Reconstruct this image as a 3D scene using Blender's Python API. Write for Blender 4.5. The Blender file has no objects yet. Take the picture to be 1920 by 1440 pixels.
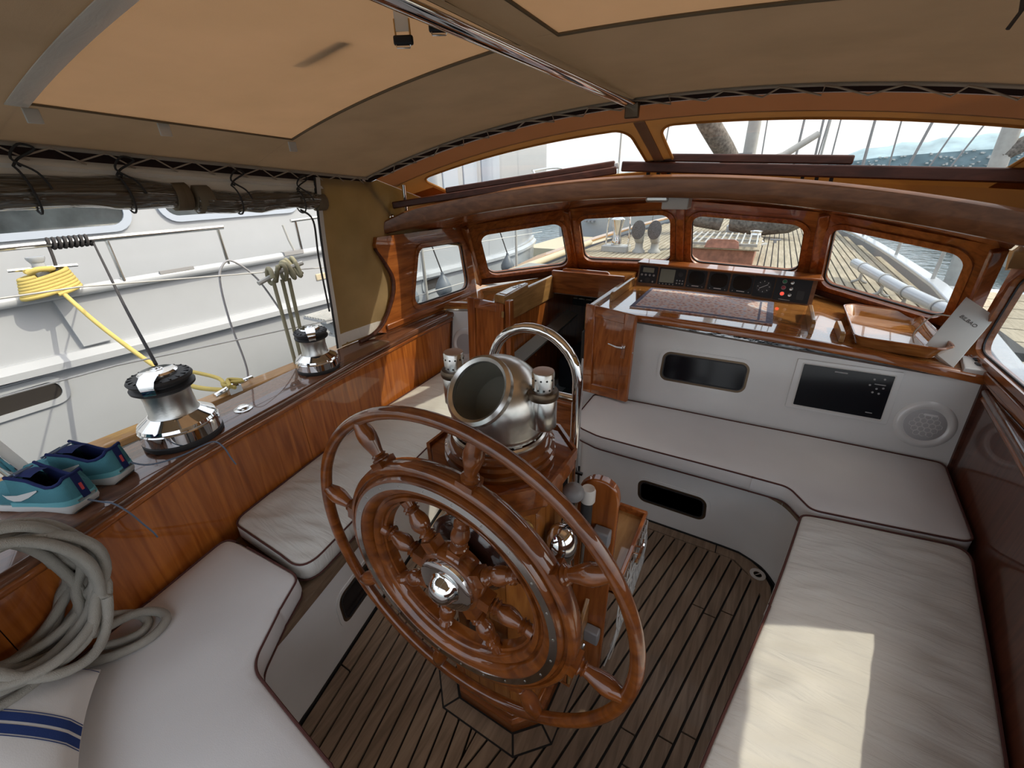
import bpy, math, random
from mathutils import Vector as V, Matrix
random.seed(7)
scene = bpy.context.scene
COL = scene.collection
PI = math.pi
# ------------------------------------------------------------------ camera
CAM_LOC = V((0.504, -0.536, 1.672))
YAW, PITCH, ROLL, FPX = math.radians(30.8), math.radians(26.32), math.radians(-1.4), 777.4
cam = bpy.data.objects.new('camera', bpy.data.cameras.new('camera'))
COL.objects.link(cam)
_f = V((-math.sin(YAW)*math.cos(PITCH), math.cos(YAW)*math.cos(PITCH), -math.sin(PITCH)))
_r = V((math.cos(YAW), math.sin(YAW), 0)); _u = _r.cross(_f)
_r2 = math.cos(ROLL)*_r + math.sin(ROLL)*_u; _u2 = -math.sin(ROLL)*_r + math.cos(ROLL)*_u
cam.matrix_world = Matrix.Translation(CAM_LOC) @ Matrix((_r2, _u2, -_f)).transposed().to_4x4()
cam.data.sensor_width = 36.0; cam.data.lens = FPX/1920*36.0
cam.data.clip_start = 0.02; cam.data.clip_end = 3000
scene.camera = cam
# ------------------------------------------------------------------ world, sun, exposure
SUN_AZ, SUN_EL = math.radians(63), math.radians(47)      # azimuth to starboard of the bow
world = bpy.data.worlds.new('sky'); scene.world = world; world.use_nodes = True
wn = world.node_tree; wn.nodes.clear()
wo = wn.nodes.new('ShaderNodeOutputWorld'); wb = wn.nodes.new('ShaderNodeBackground'); ws = wn.nodes.new('ShaderNodeTexSky')
ws.sky_type = 'NISHITA'; ws.sun_disc = False; ws.sun_elevation = SUN_EL; ws.sun_rotation = SUN_AZ
ws.air_density = 1.0; ws.dust_density = 6.0; ws.ozone_density = 1.0
wm = wn.nodes.new('ShaderNodeMixRGB'); wm.inputs[0].default_value = 0.55; wm.inputs[2].default_value = (6.4, 6.6, 6.8, 1)
wn.links.new(ws.outputs[0], wm.inputs[1]); wn.links.new(wm.outputs[0], wb.inputs[0])
wb.inputs[1].default_value = 0.26
wn.links.new(wb.outputs[0], wo.inputs[0])
sun = bpy.data.objects.new('sun', bpy.data.lights.new('sun', 'SUN')); COL.objects.link(sun)
sun.data.energy = 2.3; sun.data.angle = math.radians(0.55); sun.data.color = (1.0, 0.92, 0.74)
SUN_DIR = V((math.sin(SUN_AZ)*math.cos(SUN_EL), math.cos(SUN_AZ)*math.cos(SUN_EL), math.sin(SUN_EL)))
sun.rotation_euler = SUN_DIR.to_track_quat('Z', 'Y').to_euler(); sun.location = SUN_DIR*30
vs = scene.view_settings
vs.view_transform = 'Standard'; vs.look = 'None'; vs.gamma = 1.0; vs.use_curve_mapping = False
vs.exposure = 0.32
scene.cycles.max_bounces = 10; scene.cycles.transparent_max_bounces = 24
scene.cycles.caustics_reflective = False; scene.cycles.caustics_refractive = False
# ------------------------------------------------------------------ mesh helpers
class MB:
    def __init__(s): s.v = []; s.f = []
    def add(s, vs, fs):
        o = len(s.v); s.v += [tuple(p) for p in vs]; s.f += [tuple(i+o for i in f) for f in fs]; return s
    def box(s, a, b):
        x0,y0,z0 = a; x1,y1,z1 = b
        return s.add([(x0,y0,z0),(x1,y0,z0),(x1,y1,z0),(x0,y1,z0),(x0,y0,z1),(x1,y0,z1),(x1,y1,z1),(x0,y1,z1)],
              [(0,3,2,1),(4,5,6,7),(0,1,5,4),(1,2,6,5),(2,3,7,6),(3,0,4,7)])
    def obox(s, c, size, m=None):
        m = m or Matrix.Identity(3); hx,hy,hz = size[0]/2,size[1]/2,size[2]/2
        P = [V(c)+m@V((sx*hx,sy*hy,sz*hz)) for sx,sy,sz in ((-1,-1,-1),(1,-1,-1),(1,1,-1),(-1,1,-1),(-1,-1,1),(1,-1,1),(1,1,1),(-1,1,1))]
        return s.add(P, [(0,3,2,1),(4,5,6,7),(0,1,5,4),(1,2,6,5),(2,3,7,6),(3,0,4,7)])
    def bar(s, a, b, w, h, up=(0,0,1)):                    # box between two points
        a, b = V(a), V(b); d = (b-a); L = d.length; d.normalize()
        u = V(up); sx = d.cross(u)
        if sx.length < 1e-6: sx = d.cross(V((1,0,0)))
        sx.normalize(); u = sx.cross(d)
        return s.obox((a+b)/2, (w, L, h), Matrix((sx, d, u)).transposed())
    def loops(s, Ls, closed=True, cap0=True, cap1=True, ring=False):
        n = len(Ls[0]); o = len(s.v); fs = []
        for L in Ls: s.v += [tuple(p) for p in L]
        m = len(Ls)
        for i in range(m if ring else m-1):
            a = o+i*n; b = o+((i+1) % m)*n
            for j in range(n if closed else n-1):
                k = (j+1) % n; fs.append((a+j, a+k, b+k, b+j))
        if closed and not ring:
            if cap0: fs.append(tuple(o+j for j in reversed(range(n))))
            if cap1: fs.append(tuple(o+(m-1)*n+j for j in range(n)))
        s.f += fs; return s
    def prism(s, poly, vec):                                # extrude a planar polygon of 3d points
        vec = V(vec); return s.loops([[V(p) for p in poly], [V(p)+vec for p in poly]])
    def tube(s, pts, r, n=8, closed=False, squash=1.0):
        pts = [V(p) for p in pts]; m = len(pts)
        rs = r if isinstance(r, (list, tuple)) else [r]*m
        T = []
        for i in range(m):
            a = pts[(i-1) % m] if (closed or i > 0) else pts[0]; b = pts[(i+1) % m] if (closed or i < m-1) else pts[-1]
            t = b-a; T.append(t.normalized() if t.length > 1e-9 else V((0,0,1)))
        u = T[0].cross(V((0,0,1)))
        if u.length < 1e-3: u = T[0].cross(V((1,0,0)))
        u.normalize(); Ls = []
        for i in range(m):
            u = u - T[i]*u.dot(T[i])
            if u.length < 1e-6: u = T[i].orthogonal()
            u.normalize(); w = T[i].cross(u)
            Ls.append([pts[i]+rs[i]*(math.cos(2*PI*k/n)*u+math.sin(2*PI*k/n)*w*squash) for k in range(n)])
        return s.loops(Ls, ring=closed)
    def lathe(s, prof, o=(0,0,0), axis=(0,0,1), n=32, closed=False, caps=True):
        ax = V(axis).normalized(); u = ax.orthogonal().normalized(); w = ax.cross(u); o = V(o)
        Ls = [[o+ax*h+r*(math.cos(2*PI*k/n)*u+math.sin(2*PI*k/n)*w) for k in range(n)] for r, h in prof]
        return s.loops(Ls, ring=closed, cap0=caps, cap1=caps)
    def sphere(s, c, r, n=16, m=10, sc=(1,1,1)):
        Ls = []
        for i in range(m+1):
            a = -PI/2+PI*i/m; rr = max(math.cos(a), 0.02)
            Ls.append([(c[0]+sc[0]*r*rr*math.cos(2*PI*k/n), c[1]+sc[1]*r*rr*math.sin(2*PI*k/n), c[2]+sc[2]*r*math.sin(a)) for k in range(n)])
        return s.loops(Ls)
    def grid(s, fn, nu, nv, thick=None, closed_u=False):    # fn(u,v)->point ; optional thickness vector function
        P = [[V(fn(i/nu, j/nv)) for i in range(nu+1)] for j in range(nv+1)]
        o = len(s.v); W = nu+1
        for row in P: s.v += [tuple(p) for p in row]
        fs = [(o+j*W+i, o+j*W+i+1, o+(j+1)*W+i+1, o+(j+1)*W+i) for j in range(nv) for i in range(nu)]
        if thick is not None:
            t = V(thick); o2 = len(s.v)
            for row in P: s.v += [tuple(p+t) for p in row]
            fs += [(o2+j*W+i, o2+(j+1)*W+i, o2+(j+1)*W+i+1, o2+j*W+i+1) for j in range(nv) for i in range(nu)]
            edge = [i for i in range(W)] + [j*W+nu for j in range(1, nv+1)] + [nv*W+i for i in range(nu-1, -1, -1)] + [j*W for j in range(nv-1, 0, -1)]
            for a, b in zip(edge, edge[1:]+edge[:1]): fs.append((o+b, o+a, o2+a, o2+b))
        s.f += fs; return s
    def build(s, name, mat, parent=None, smooth=40, bevel=0, seg=2):
        me = bpy.data.meshes.new(name); me.from_pydata(s.v, [], s.f); me.update()
        import bmesh
        bm = bmesh.new(); bm.from_mesh(me); bmesh.ops.recalc_face_normals(bm, faces=bm.faces); bm.to_mesh(me); bm.free()
        if smooth:
            for p in me.polygons: p.use_smooth = True
            me.set_sharp_from_angle(angle=math.radians(smooth))
        ob = bpy.data.objects.new(name, me); COL.objects.link(ob)
        me.materials.append(mat)
        if parent:
            ob.parent = parent; ob.matrix_parent_inverse = MI[parent.name]
        if bevel:
            b = ob.modifiers.new('bevel', 'BEVEL'); b.width = bevel; b.segments = seg; b.limit_method = 'ANGLE'; b.angle_limit = math.radians(35)
            b.harden_normals = False
        MI[ob.name] = MI[parent.name] if False else Matrix.Identity(4)
        return ob
MI = {}
def thing(name, label, cat, loc=(0,0,0), group=None):
    o = bpy.data.objects.new(name, None); COL.objects.link(o); o.location = loc; o.empty_display_size = 0.05
    MI[o.name] = Matrix.Translation(V(loc)).inverted()
    o['label'] = label; o['category'] = cat
    if group: o['group'] = group
    return o
def tag(o, label, cat, group=None):
    o['label'] = label; o['category'] = cat
    if group: o['group'] = group
    return o
def struct(o, label=None):
    o['kind'] = 'structure'
    if label: o['label'] = label
    return o
def root(name, loc=(0,0,0)):                               # an Empty for a piece of the setting
    o = bpy.data.objects.new(name, None); COL.objects.link(o); o.location = loc; o['kind'] = 'structure'; o.empty_display_size = .05
    MI[o.name] = Matrix.Translation(V(loc)).inverted(); return o
def copy_tree(o, parent=None):
    c = o.copy(); COL.objects.link(c); c.parent = parent
    if parent: c.matrix_parent_inverse = o.matrix_parent_inverse.copy()
    for ch in [x for x in ALLKIDS(o)]: copy_tree(ch, c)
    return c
def ALLKIDS(o): return [x for x in COL.objects if x.parent == o]
def spline(P, n=8, closed=False):                          # Catmull-Rom through points
    P = [V(p) for p in P]; m = len(P); out = []
    for i in range(m if closed else m-1):
        if closed: p0,p1,p2,p3 = P[(i-1)%m],P[i],P[(i+1)%m],P[(i+2)%m]
        else: p0,p1,p2,p3 = P[max(i-1,0)],P[i],P[i+1],P[min(i+2,m-1)]
        for k in range(n):
            t = k/n; out.append(0.5*((2*p1)+(-p0+p2)*t+(2*p0-5*p1+4*p2-p3)*t*t+(-p0+3*p1-3*p2+p3)*t*t*t))
    if not closed: out.append(P[-1])
    return out
def arc(c, r, a0, a1, n): return [(c[0]+r*math.cos(a0+(a1-a0)*i/n), c[1]+r*math.sin(a0+(a1-a0)*i/n)) for i in range(n+1)]
def fillet(poly, rads, n=5):                               # round the corners of a 2d polygon
    out = []; m = len(poly)
    if not isinstance(rads, (list, tuple)): rads = [rads]*m
    for i in range(m):
        p = V((*poly[i],)).to_2d() if len(poly[i]) > 2 else V(poly[i]); a = V(poly[i-1])-p; b = V(poly[(i+1)%m])-p; r = rads[i]
        if r < 1e-5: out.append(tuple(p)); continue
        la, lb = a.length, b.length; a.normalize(); b.normalize()
        ang = math.acos(max(-1, min(1, a.dot(b)))); d = min(r/math.tan(ang/2), la*.49, lb*.49); p0 = p+a*d; p1 = p+b*d
        for k in range(n+1):
            t = k/n; out.append(tuple((1-t)**2*p0+2*t*(1-t)*p+t*t*p1))
    return out
def inset2(poly, d):                                       # inward offset of a ccw polygon
    m = len(poly); out = []
    for i in range(m):
        a, p, b = V(poly[i-1]), V(poly[i]), V(poly[(i+1)%m])
        t = (b-a)
        if t.length < 1e-9: out.append(tuple(p)); continue
        t.normalize(); out.append((p[0]-t[1]*d, p[1]+t[0]*d))
    return out
def rrect_uv(u0, v0, u1, v1, ru, rv, n=6):
    P = []
    for cx, cy, a in ((u1-ru, v1-rv, 0), (u0+ru, v1-rv, PI/2), (u0+ru, v0+rv, PI), (u1-ru, v0+rv, 1.5*PI)):
        for k in range(n+1): P.append((cx+ru*math.cos(a+PI/2*k/n), cy+rv*math.sin(a+PI/2*k/n)))
    return P
def sq_ray(P, c):                                          # push uv points out to the unit square along rays from c, corners kept
    out = []
    for u, v in P:
        du, dv = u-c[0], v-c[1]; t = 1e9
        if du > 1e-9: t = min(t, (1-c[0])/du)
        if du < -1e-9: t = min(t, (0-c[0])/du)
        if dv > 1e-9: t = min(t, (1-c[1])/dv)
        if dv < -1e-9: t = min(t, (0-c[1])/dv)
        out.append((c[0]+du*t, c[1]+dv*t))
    # snap the nearest sample to every corner
    for q in ((1,1),(0,1),(0,0),(1,0)):
        k = min(range(len(out)), key=lambda i: (out[i][0]-q[0])**2+(out[i][1]-q[1])**2); out[k] = q
    return out
def bil(Q, u, v):                                          # Q = BL, BR, TR, TL
    a, b, c, d = [V(q) for q in Q]; return (a*(1-u)+b*u)*(1-v)+(d*(1-u)+c*u)*v
def window_panel(Q, m, r, th, name, mat, parent, nrm, trim=0.012, pane=None, trimmat=None, trimname='window_trim'):
    """board Q with a rounded opening; m = margins (l,b,r,t) in metres; th thickness along -nrm; trim ring and pane"""
    BL, BR, TR, TL = [V(q) for q in Q]; w = ((BR-BL).length+(TR-TL).length)/2; h = ((TL-BL).length+(TR-BR).length)/2
    u0, v0, u1, v1 = m[0]/w, m[1]/h, 1-m[2]/w, 1-m[3]/h
    inn = rrect_uv(u0, v0, u1, v1, r/w, r/h); out = sq_ray(inn, ((u0+u1)/2, (v0+v1)/2)); nrm = V(nrm).normalized()
    A = [bil(Q, *p) for p in inn]; B = [bil(Q, *p) for p in out]
    mb = MB().loops([B, A, [p-nrm*th for p in A], [p-nrm*th for p in B]], ring=True)
    ob = mb.build(name, mat, parent, smooth=30)
    def ringat(d0, d1, h0, h1, nm, mt):
        L0 = [bil(Q, *p) for p in rrect_uv(u0-d0/w, v0-d0/h, u1+d0/w, v1+d0/h, (r+d0)/w, (r+d0)/h)]
        L1 = [bil(Q, *p) for p in rrect_uv(u0-d1/w, v0-d1/h, u1+d1/w, v1+d1/h, (r+d1)/w, (r+d1)/h)]
        return MB().loops([[p+nrm*h0 for p in L0], [p+nrm*h1 for p in L0], [p+nrm*h1 for p in L1], [p+nrm*h0 for p in L1]], ring=True).build(nm, mt, parent, smooth=30)
    if trimmat: ringat(trim, -0.004, 0.0, 0.007, trimname, trimmat)
    if pane:
        PB = [bil(Q, *p) for p in rrect_uv(u0-.004/w, v0-.004/h, u1+.004/w, v1+.004/h, r/w, r/h)]
        MB().loops([[p-nrm*(th*.5-.002) for p in PB], [p-nrm*(th*.5+.002) for p in PB]]).build('pane', pane, parent, smooth=30)
        ringat(-.0, -.007, -th*.5-.004, -th*.45, 'rubber_seal', M['rubber'])
    return ob
def textmesh(txt, size, name, mat, parent, mw, ext=0.0006):
    cu = bpy.data.curves.new(name, 'FONT'); cu.body = txt; cu.size = size; cu.align_x = 'CENTER'; cu.align_y = 'CENTER'; cu.extrude = ext
    tmp = bpy.data.objects.new('tmp_text', cu); COL.objects.link(tmp)
    me = bpy.data.meshes.new_from_object(tmp.evaluated_get(bpy.context.evaluated_depsgraph_get())); bpy.data.objects.remove(tmp)
    me.transform(mw); ob = bpy.data.objects.new(name, me); COL.objects.link(ob); me.materials.clear(); me.materials.append(mat)
    if parent: ob.parent = parent; ob.matrix_parent_inverse = MI[parent.name]
    return ob
# ------------------------------------------------------------------ materials
M = {}
def _new(name):
    m = bpy.data.materials.new(name); m.use_nodes = True; nt = m.node_tree; b = nt.nodes['Principled BSDF']; M[name] = m; return m, nt, b
def N(nt, t): return nt.nodes.new(t)
def plain(name, col, rough=.5, metal=0, coat=0, bump=0, bscale=60, var=0, vscale=8, spec=.5, sheen=0, crough=.05):
    m, nt, b = _new(name); b.inputs['Base Color'].default_value = (*col, 1); b.inputs['Roughness'].default_value = rough
    b.inputs['Metallic'].default_value = metal; b.inputs['Coat Weight'].default_value = coat; b.inputs['Coat Roughness'].default_value = crough
    b.inputs['Specular IOR Level'].default_value = spec; b.inputs['Sheen Weight'].default_value = sheen
    if var or bump: tc = N(nt, 'ShaderNodeTexCoord')
    if var:
        n = N(nt, 'ShaderNodeTexNoise'); n.inputs['Scale'].default_value = vscale; n.inputs['Detail'].default_value = 4
        r = N(nt, 'ShaderNodeValToRGB'); r.color_ramp.elements[0].position = .3; r.color_ramp.elements[1].position = .7
        r.color_ramp.elements[0].color = (*[c*(1-var) for c in col], 1); r.color_ramp.elements[1].color = (*[min(1, c*(1+var)) for c in col], 1)
        nt.links.new(tc.outputs['Object'], n.inputs['Vector']); nt.links.new(n.outputs[0], r.inputs[0]); nt.links.new(r.outputs[0], b.inputs['Base Color'])
    if bump:
        n2 = N(nt, 'ShaderNodeTexNoise'); n2.inputs['Scale'].default_value = bscale; n2.inputs['Detail'].default_value = 3
        bp = N(nt, 'ShaderNodeBump'); bp.inputs['Strength'].default_value = bump; bp.inputs['Distance'].default_value = .01
        nt.links.new(tc.outputs['Object'], n2.inputs['Vector']); nt.links.new(n2.outputs[0], bp.inputs['Height']); nt.links.new(bp.outputs[0], b.inputs['Normal'])
    return m
def wood(name, c0, c1, sc=(30, 2.5, 30), rough=.4, coat=.9, crough=.025, rot=(0,0,0), bump=.03):
    m, nt, b = _new(name); tc = N(nt, 'ShaderNodeTexCoord'); mp = N(nt, 'ShaderNodeMapping'); mp.inputs['Scale'].default_value = sc; mp.inputs['Rotation'].default_value = rot
    n = N(nt, 'ShaderNodeTexNoise'); n.inputs['Scale'].default_value = 1.0; n.inputs['Detail'].default_value = 6; n.inputs['Distortion'].default_value = .6
    n3 = N(nt, 'ShaderNodeTexNoise'); n3.inputs['Scale'].default_value = 1.7; n3.inputs['Detail'].default_value = 2
    r = N(nt, 'ShaderNodeValToRGB'); r.color_ramp.elements[0].position = .32; r.color_ramp.elements[1].position = .7
    r.color_ramp.elements[0].color = (*c0, 1); r.color_ramp.elements[1].color = (*c1, 1)
    mx = N(nt, 'ShaderNodeMixRGB'); mx.blend_type = 'MULTIPLY'; mx.inputs[0].default_value = .35
    r2 = N(nt, 'ShaderNodeValToRGB'); r2.color_ramp.elements[0].color = (.45, .45, .45, 1); r2.color_ramp.elements[0].position = .35; r2.color_ramp.elements[1].position = .62
    L = nt.links.new
    L(tc.outputs['Object'], mp.inputs[0]); L(mp.outputs[0], n.inputs['Vector']); L(n.outputs[0], r.inputs[0]); L(tc.outputs['Object'], n3.inputs['Vector']); L(n3.outputs[0], r2.inputs[0])
    L(r.outputs[0], mx.inputs[1]); L(r2.outputs[0], mx.inputs[2]); L(mx.outputs[0], b.inputs['Base Color'])
    b.inputs['Roughness'].default_value = rough; b.inputs['Coat Weight'].default_value = coat; b.inputs['Coat Roughness'].default_value = crough; b.inputs['Specular IOR Level'].default_value = .2; b.inputs['Coat IOR'].default_value = 1.6
    if bump:
        bp = N(nt, 'ShaderNodeBump'); bp.inputs['Strength'].default_value = bump; bp.inputs['Distance'].default_value = .004
        L(n.outputs[0], bp.inputs['Height']); L(bp.outputs[0], b.inputs['Normal'])
    return m
def fabric(name, col, trans=.0, tcol=None, wr=0, wscale=(6, 25, 6), weave=.15, var=.06, rough=.9):
    m, nt, b = _new(name); L = nt.links.new; tc = N(nt, 'ShaderNodeTexCoord')
    n = N(nt, 'ShaderNodeTexNoise'); n.inputs['Scale'].default_value = 5; n.inputs['Detail'].default_value = 5
    r = N(nt, 'ShaderNodeValToRGB'); r.color_ramp.elements[0].position = .3; r.color_ramp.elements[1].position = .7
    r.color_ramp.elements[0].color = (*[c*(1-var) for c in col], 1); r.color_ramp.elements[1].color = (*[min(1, c*(1+var)) for c in col], 1)
    L(tc.outputs['Object'], n.inputs['Vector']); L(n.outputs[0], r.inputs[0]); L(r.outputs[0], b.inputs['Base Color']); b.inputs['Roughness'].default_value = rough
    b.inputs['Specular IOR Level'].default_value = .2
    wv = N(nt, 'ShaderNodeTexNoise'); wv.inputs['Scale'].default_value = 500; wv.inputs['Detail'].default_value = 1
    L(tc.outputs['Object'], wv.inputs['Vector'])
    bp = N(nt, 'ShaderNodeBump'); bp.inputs['Strength'].default_value = weave; bp.inputs['Distance'].default_value = .002; L(wv.outputs[0], bp.inputs['Height'])
    out = bp
    if wr:
        mp = N(nt, 'ShaderNodeMapping'); mp.inputs['Scale'].default_value = wscale; mp.inputs['Rotation'].default_value = (0, 0, .5)
        w2 = N(nt, 'ShaderNodeTexNoise'); w2.inputs['Scale'].default_value = 1; w2.inputs['Detail'].default_value = 3; w2.inputs['Distortion'].default_value = .8
        L(tc.outputs['Object'], mp.inputs[0]); L(mp.outputs[0], w2.inputs['Vector'])
        b2 = N(nt, 'ShaderNodeBump'); b2.inputs['Strength'].default_value = wr; b2.inputs['Distance'].default_value = .02
        L(w2.outputs[0], b2.inputs['Height']); L(bp.outputs[0], b2.inputs['Normal']); out = b2
    L(out.outputs[0], b.inputs['Normal'])
    if trans:
        t = N(nt, 'ShaderNodeBsdfTranslucent'); t.inputs[0].default_value = (*(tcol or col), 1); mx = N(nt, 'ShaderNodeMixShader'); mx.inputs[0].default_value = trans
        o = nt.nodes['Material Output']; L(b.outputs[0], mx.inputs[1]); L(t.outputs[0], mx.inputs[2]); L(mx.outputs[0], o.inputs[0])
    return m
def clear(name, tint, refl=.55, rough=.02):                # thin glazing: clear sheet with gloss rising towards grazing angles
    m = bpy.data.materials.new(name); m.use_nodes = True; nt = m.node_tree; nt.nodes.clear(); M[name] = m; L = nt.links.new
    o = N(nt, 'ShaderNodeOutputMaterial'); t = N(nt, 'ShaderNodeBsdfTransparent'); t.inputs[0].default_value = (*tint, 1)
    g = N(nt, 'ShaderNodeBsdfGlossy'); g.inputs['Roughness'].default_value = rough; lw = N(nt, 'ShaderNodeLayerWeight'); lw.inputs[0].default_value = .5
    p = N(nt, 'ShaderNodeMath'); p.operation = 'POWER'; p.inputs[1].default_value = 4; q = N(nt, 'ShaderNodeMath'); q.operation = 'MULTIPLY_ADD'; q.inputs[1].default_value = refl; q.inputs[2].default_value = .025
    mx = N(nt, 'ShaderNodeMixShader'); L(lw.outputs['Facing'], p.inputs[0]); L(p.outputs[0], q.inputs[0]); L(q.outputs[0], mx.inputs[0]); L(t.outputs[0], mx.inputs[1]); L(g.outputs[0], mx.inputs[2]); L(mx.outputs[0], o.inputs[0]); return m
wood('mahogany', (.20, .050, .009), (.42, .130, .026), (6, 40, 40))              # grain athwart (x)
wood('mahogany_fore', (.20, .050, .009), (.42, .130, .026), (40, 5, 40))         # grain along the boat (y)
wood('mahogany_up', (.21, .052, .009), (.44, .135, .028), (40, 40, 4))            # grain upright (z)
wood('mahogany_dark', (.045, .014, .008), (.10, .032, .018), (8, 30, 40), rough=.5, coat=.12, crough=.2)
wood('cap_wood', (.09, .035, .018), (.20, .085, .045), (40, 5, 40), rough=.25)
wood('wheel_wood', (.105, .024, .003), (.26, .072, .010), (14, 14, 30), rough=.4, coat=1, crough=.015)
wood('pedestal_wood', (.28, .085, .014), (.52, .20, .042), (40, 40, 4))
wood('teak', (.23, .165, .115), (.38, .28, .20), (60, 5, 60), rough=.65, coat=.05, bump=.12)
wood('teak_trim', (.17, .115, .075), (.27, .19, .125), (50, 6, 50), rough=.5, coat=.15)
wood('deck_teak', (.30, .26, .19), (.46, .40, .30), (40, 3, 40), rough=.8, coat=0)
wood('light_teak', (.30, .15, .05), (.46, .25, .09), (40, 5, 30), rough=.35, coat=.6)
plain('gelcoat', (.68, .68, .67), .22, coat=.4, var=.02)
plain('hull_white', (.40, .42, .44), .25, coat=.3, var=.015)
plain('steel', (.62, .62, .60), .14, metal=1)
plain('brushed', (.55, .55, .53), .32, metal=1, bump=.05, bscale=200)
plain('chrome', (.78, .78, .78), .05, metal=1)
plain('binnacle_metal', (.62, .61, .58), .27, metal=1, bump=.10, bscale=14, var=.12, vscale=20)
plain('brass', (.45, .30, .12), .3, metal=1)
plain('bronze_frame', (.12, .085, .055), .35, metal=.8)
plain('rubber', (.018, .018, .02), .55)
plain('caulk', (.008, .008, .008), .7)
plain('black_plastic', (.010, .010, .012), .4, spec=.3)
plain('dark_drum', (.035, .014, .010), .2, coat=1)
plain('screen', (.005, .006, .009), .12, spec=.3)
plain('lcd', (.20, .22, .18), .25)
plain('white_print', (.75, .75, .75), .5)
plain('grey_print', (.28, .28, .28), .5)
plain('dark_print', (.12, .11, .10), .5)
plain('grey_plastic', (.21, .21, .22), .45)
plain('white_plastic', (.60, .58, .55), .4)
plain('red_plastic', (.32, .03, .05), .35)
plain('green_plastic', (.02, .16, .07), .4)
plain('paper', (.62, .61, .57), .6, var=.03)
plain('copper_cap', (.40, .26, .19), .35, metal=.3)
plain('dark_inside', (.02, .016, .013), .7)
plain('cabin_cloth', (.03, .035, .05), .8, var=.3)
plain('grey_lid', (.26, .26, .24), .5)
plain('binnacle_inside', (.30, .29, .26), .5)
fabric('cushion', (.63, .62, .615), wr=.0, var=.025)
fabric('cushion_wrinkled', (.60, .595, .56), wr=.4, wscale=(5, 30, 5), var=.03)
fabric('piping', (.085, .035, .030))
fabric('canvas', (.44, .355, .265), trans=.30, tcol=(.52, .41, .29), wr=.12, wscale=(3, 12, 6), var=.14)
fabric('canvas_panel', (.46, .375, .28), trans=.42, tcol=(.70, .53, .37), wr=.22, wscale=(3, 9, 6), var=.14)
fabric('canvas_side', (.33, .24, .13), trans=.38, tcol=(.55, .38, .15), wr=.25, wscale=(4, 9, 3), var=.25)
fabric('dodger_cloth', (.38, .24, .155), trans=.34, tcol=(.50, .29, .15), wr=.08, var=.08)
fabric('dodger_border', (.38, .25, .14), trans=.36, tcol=(.54, .34, .15), wr=.15, var=.15)
fabric('dodger_amber', (.36, .19, .06), trans=.42, tcol=(.58, .30, .06), wr=.3, var=.25)  # glow of sun through single cloth put into the colour
fabric('tape', (.60, .53, .45), trans=.42, var=.06)
fabric('zip_tape', (.86, .83, .79), trans=.40, wr=.2, var=.05)
fabric('curtain_end', (.16, .125, .085), wr=.3, var=.1)
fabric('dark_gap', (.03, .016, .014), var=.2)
fabric('cord_tan', (.42, .34, .27))
fabric('cord_dark', (.045, .042, .042))
fabric('cord_grey', (.36, .36, .38))
fabric('rope_grey', (.31, .295, .26), weave=.8, var=.1)
fabric('rope_yellow', (.55, .43, .14), weave=.8, var=.15)
fabric('rope_khaki', (.30, .28, .19), weave=.5, var=.15)
fabric('rope_white', (.55, .55, .53), weave=.5)
fabric('pillow_white', (.62, .60, .575), wr=.25, wscale=(4, 10, 5), var=.03)
fabric('pillow_blue', (.022, .045, .16), var=.1)
fabric('shoe_teal', (.06, .19, .23), weave=.6, var=.25)
fabric('shoe_navy', (.012, .02, .085), var=.2)
fabric('shoe_aqua', (.13, .38, .44), rough=.5)
plain('shoe_white', (.60, .62, .62), .5)
plain('shoe_sole', (.04, .045, .05), .6)
plain('lace', (.13, .17, .24), .8)
clear('vinyl', (.92, .93, .92), rough=.04)
clear('glass', (.90, .93, .94))
clear('dark_glass', (.86, .86, .84), refl=.3)
m, nt, b = _new('vinyl_roll'); b.inputs['Base Color'].default_value = (.09, .075, .058, 1); b.inputs['Roughness'].default_value = .08; b.inputs['Coat Weight'].default_value = 1
_t = N(nt, 'ShaderNodeTexCoord'); _mp = N(nt, 'ShaderNodeMapping'); _mp.inputs['Scale'].default_value = (12, 3, 22); _n = N(nt, 'ShaderNodeTexNoise'); _n.inputs['Scale'].default_value = 1.2; _n.inputs['Distortion'].default_value = 1.5
_b = N(nt, 'ShaderNodeBump'); _b.inputs['Strength'].default_value = 1.0; _b.inputs['Distance'].default_value = .06
nt.links.new(_t.outputs['Object'], _mp.inputs[0]); nt.links.new(_mp.outputs[0], _n.inputs['Vector']); nt.links.new(_n.outputs[0], _b.inputs['Height']); nt.links.new(_b.outputs[0], b.inputs['Normal'])
m, nt, b = _new('red_lamp'); b.inputs['Base Color'].default_value = (.5, .02, .02, 1); b.inputs['Emission Color'].default_value = (1, .05, .03, 1); b.inputs['Emission Strength'].default_value = 1.6
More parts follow.
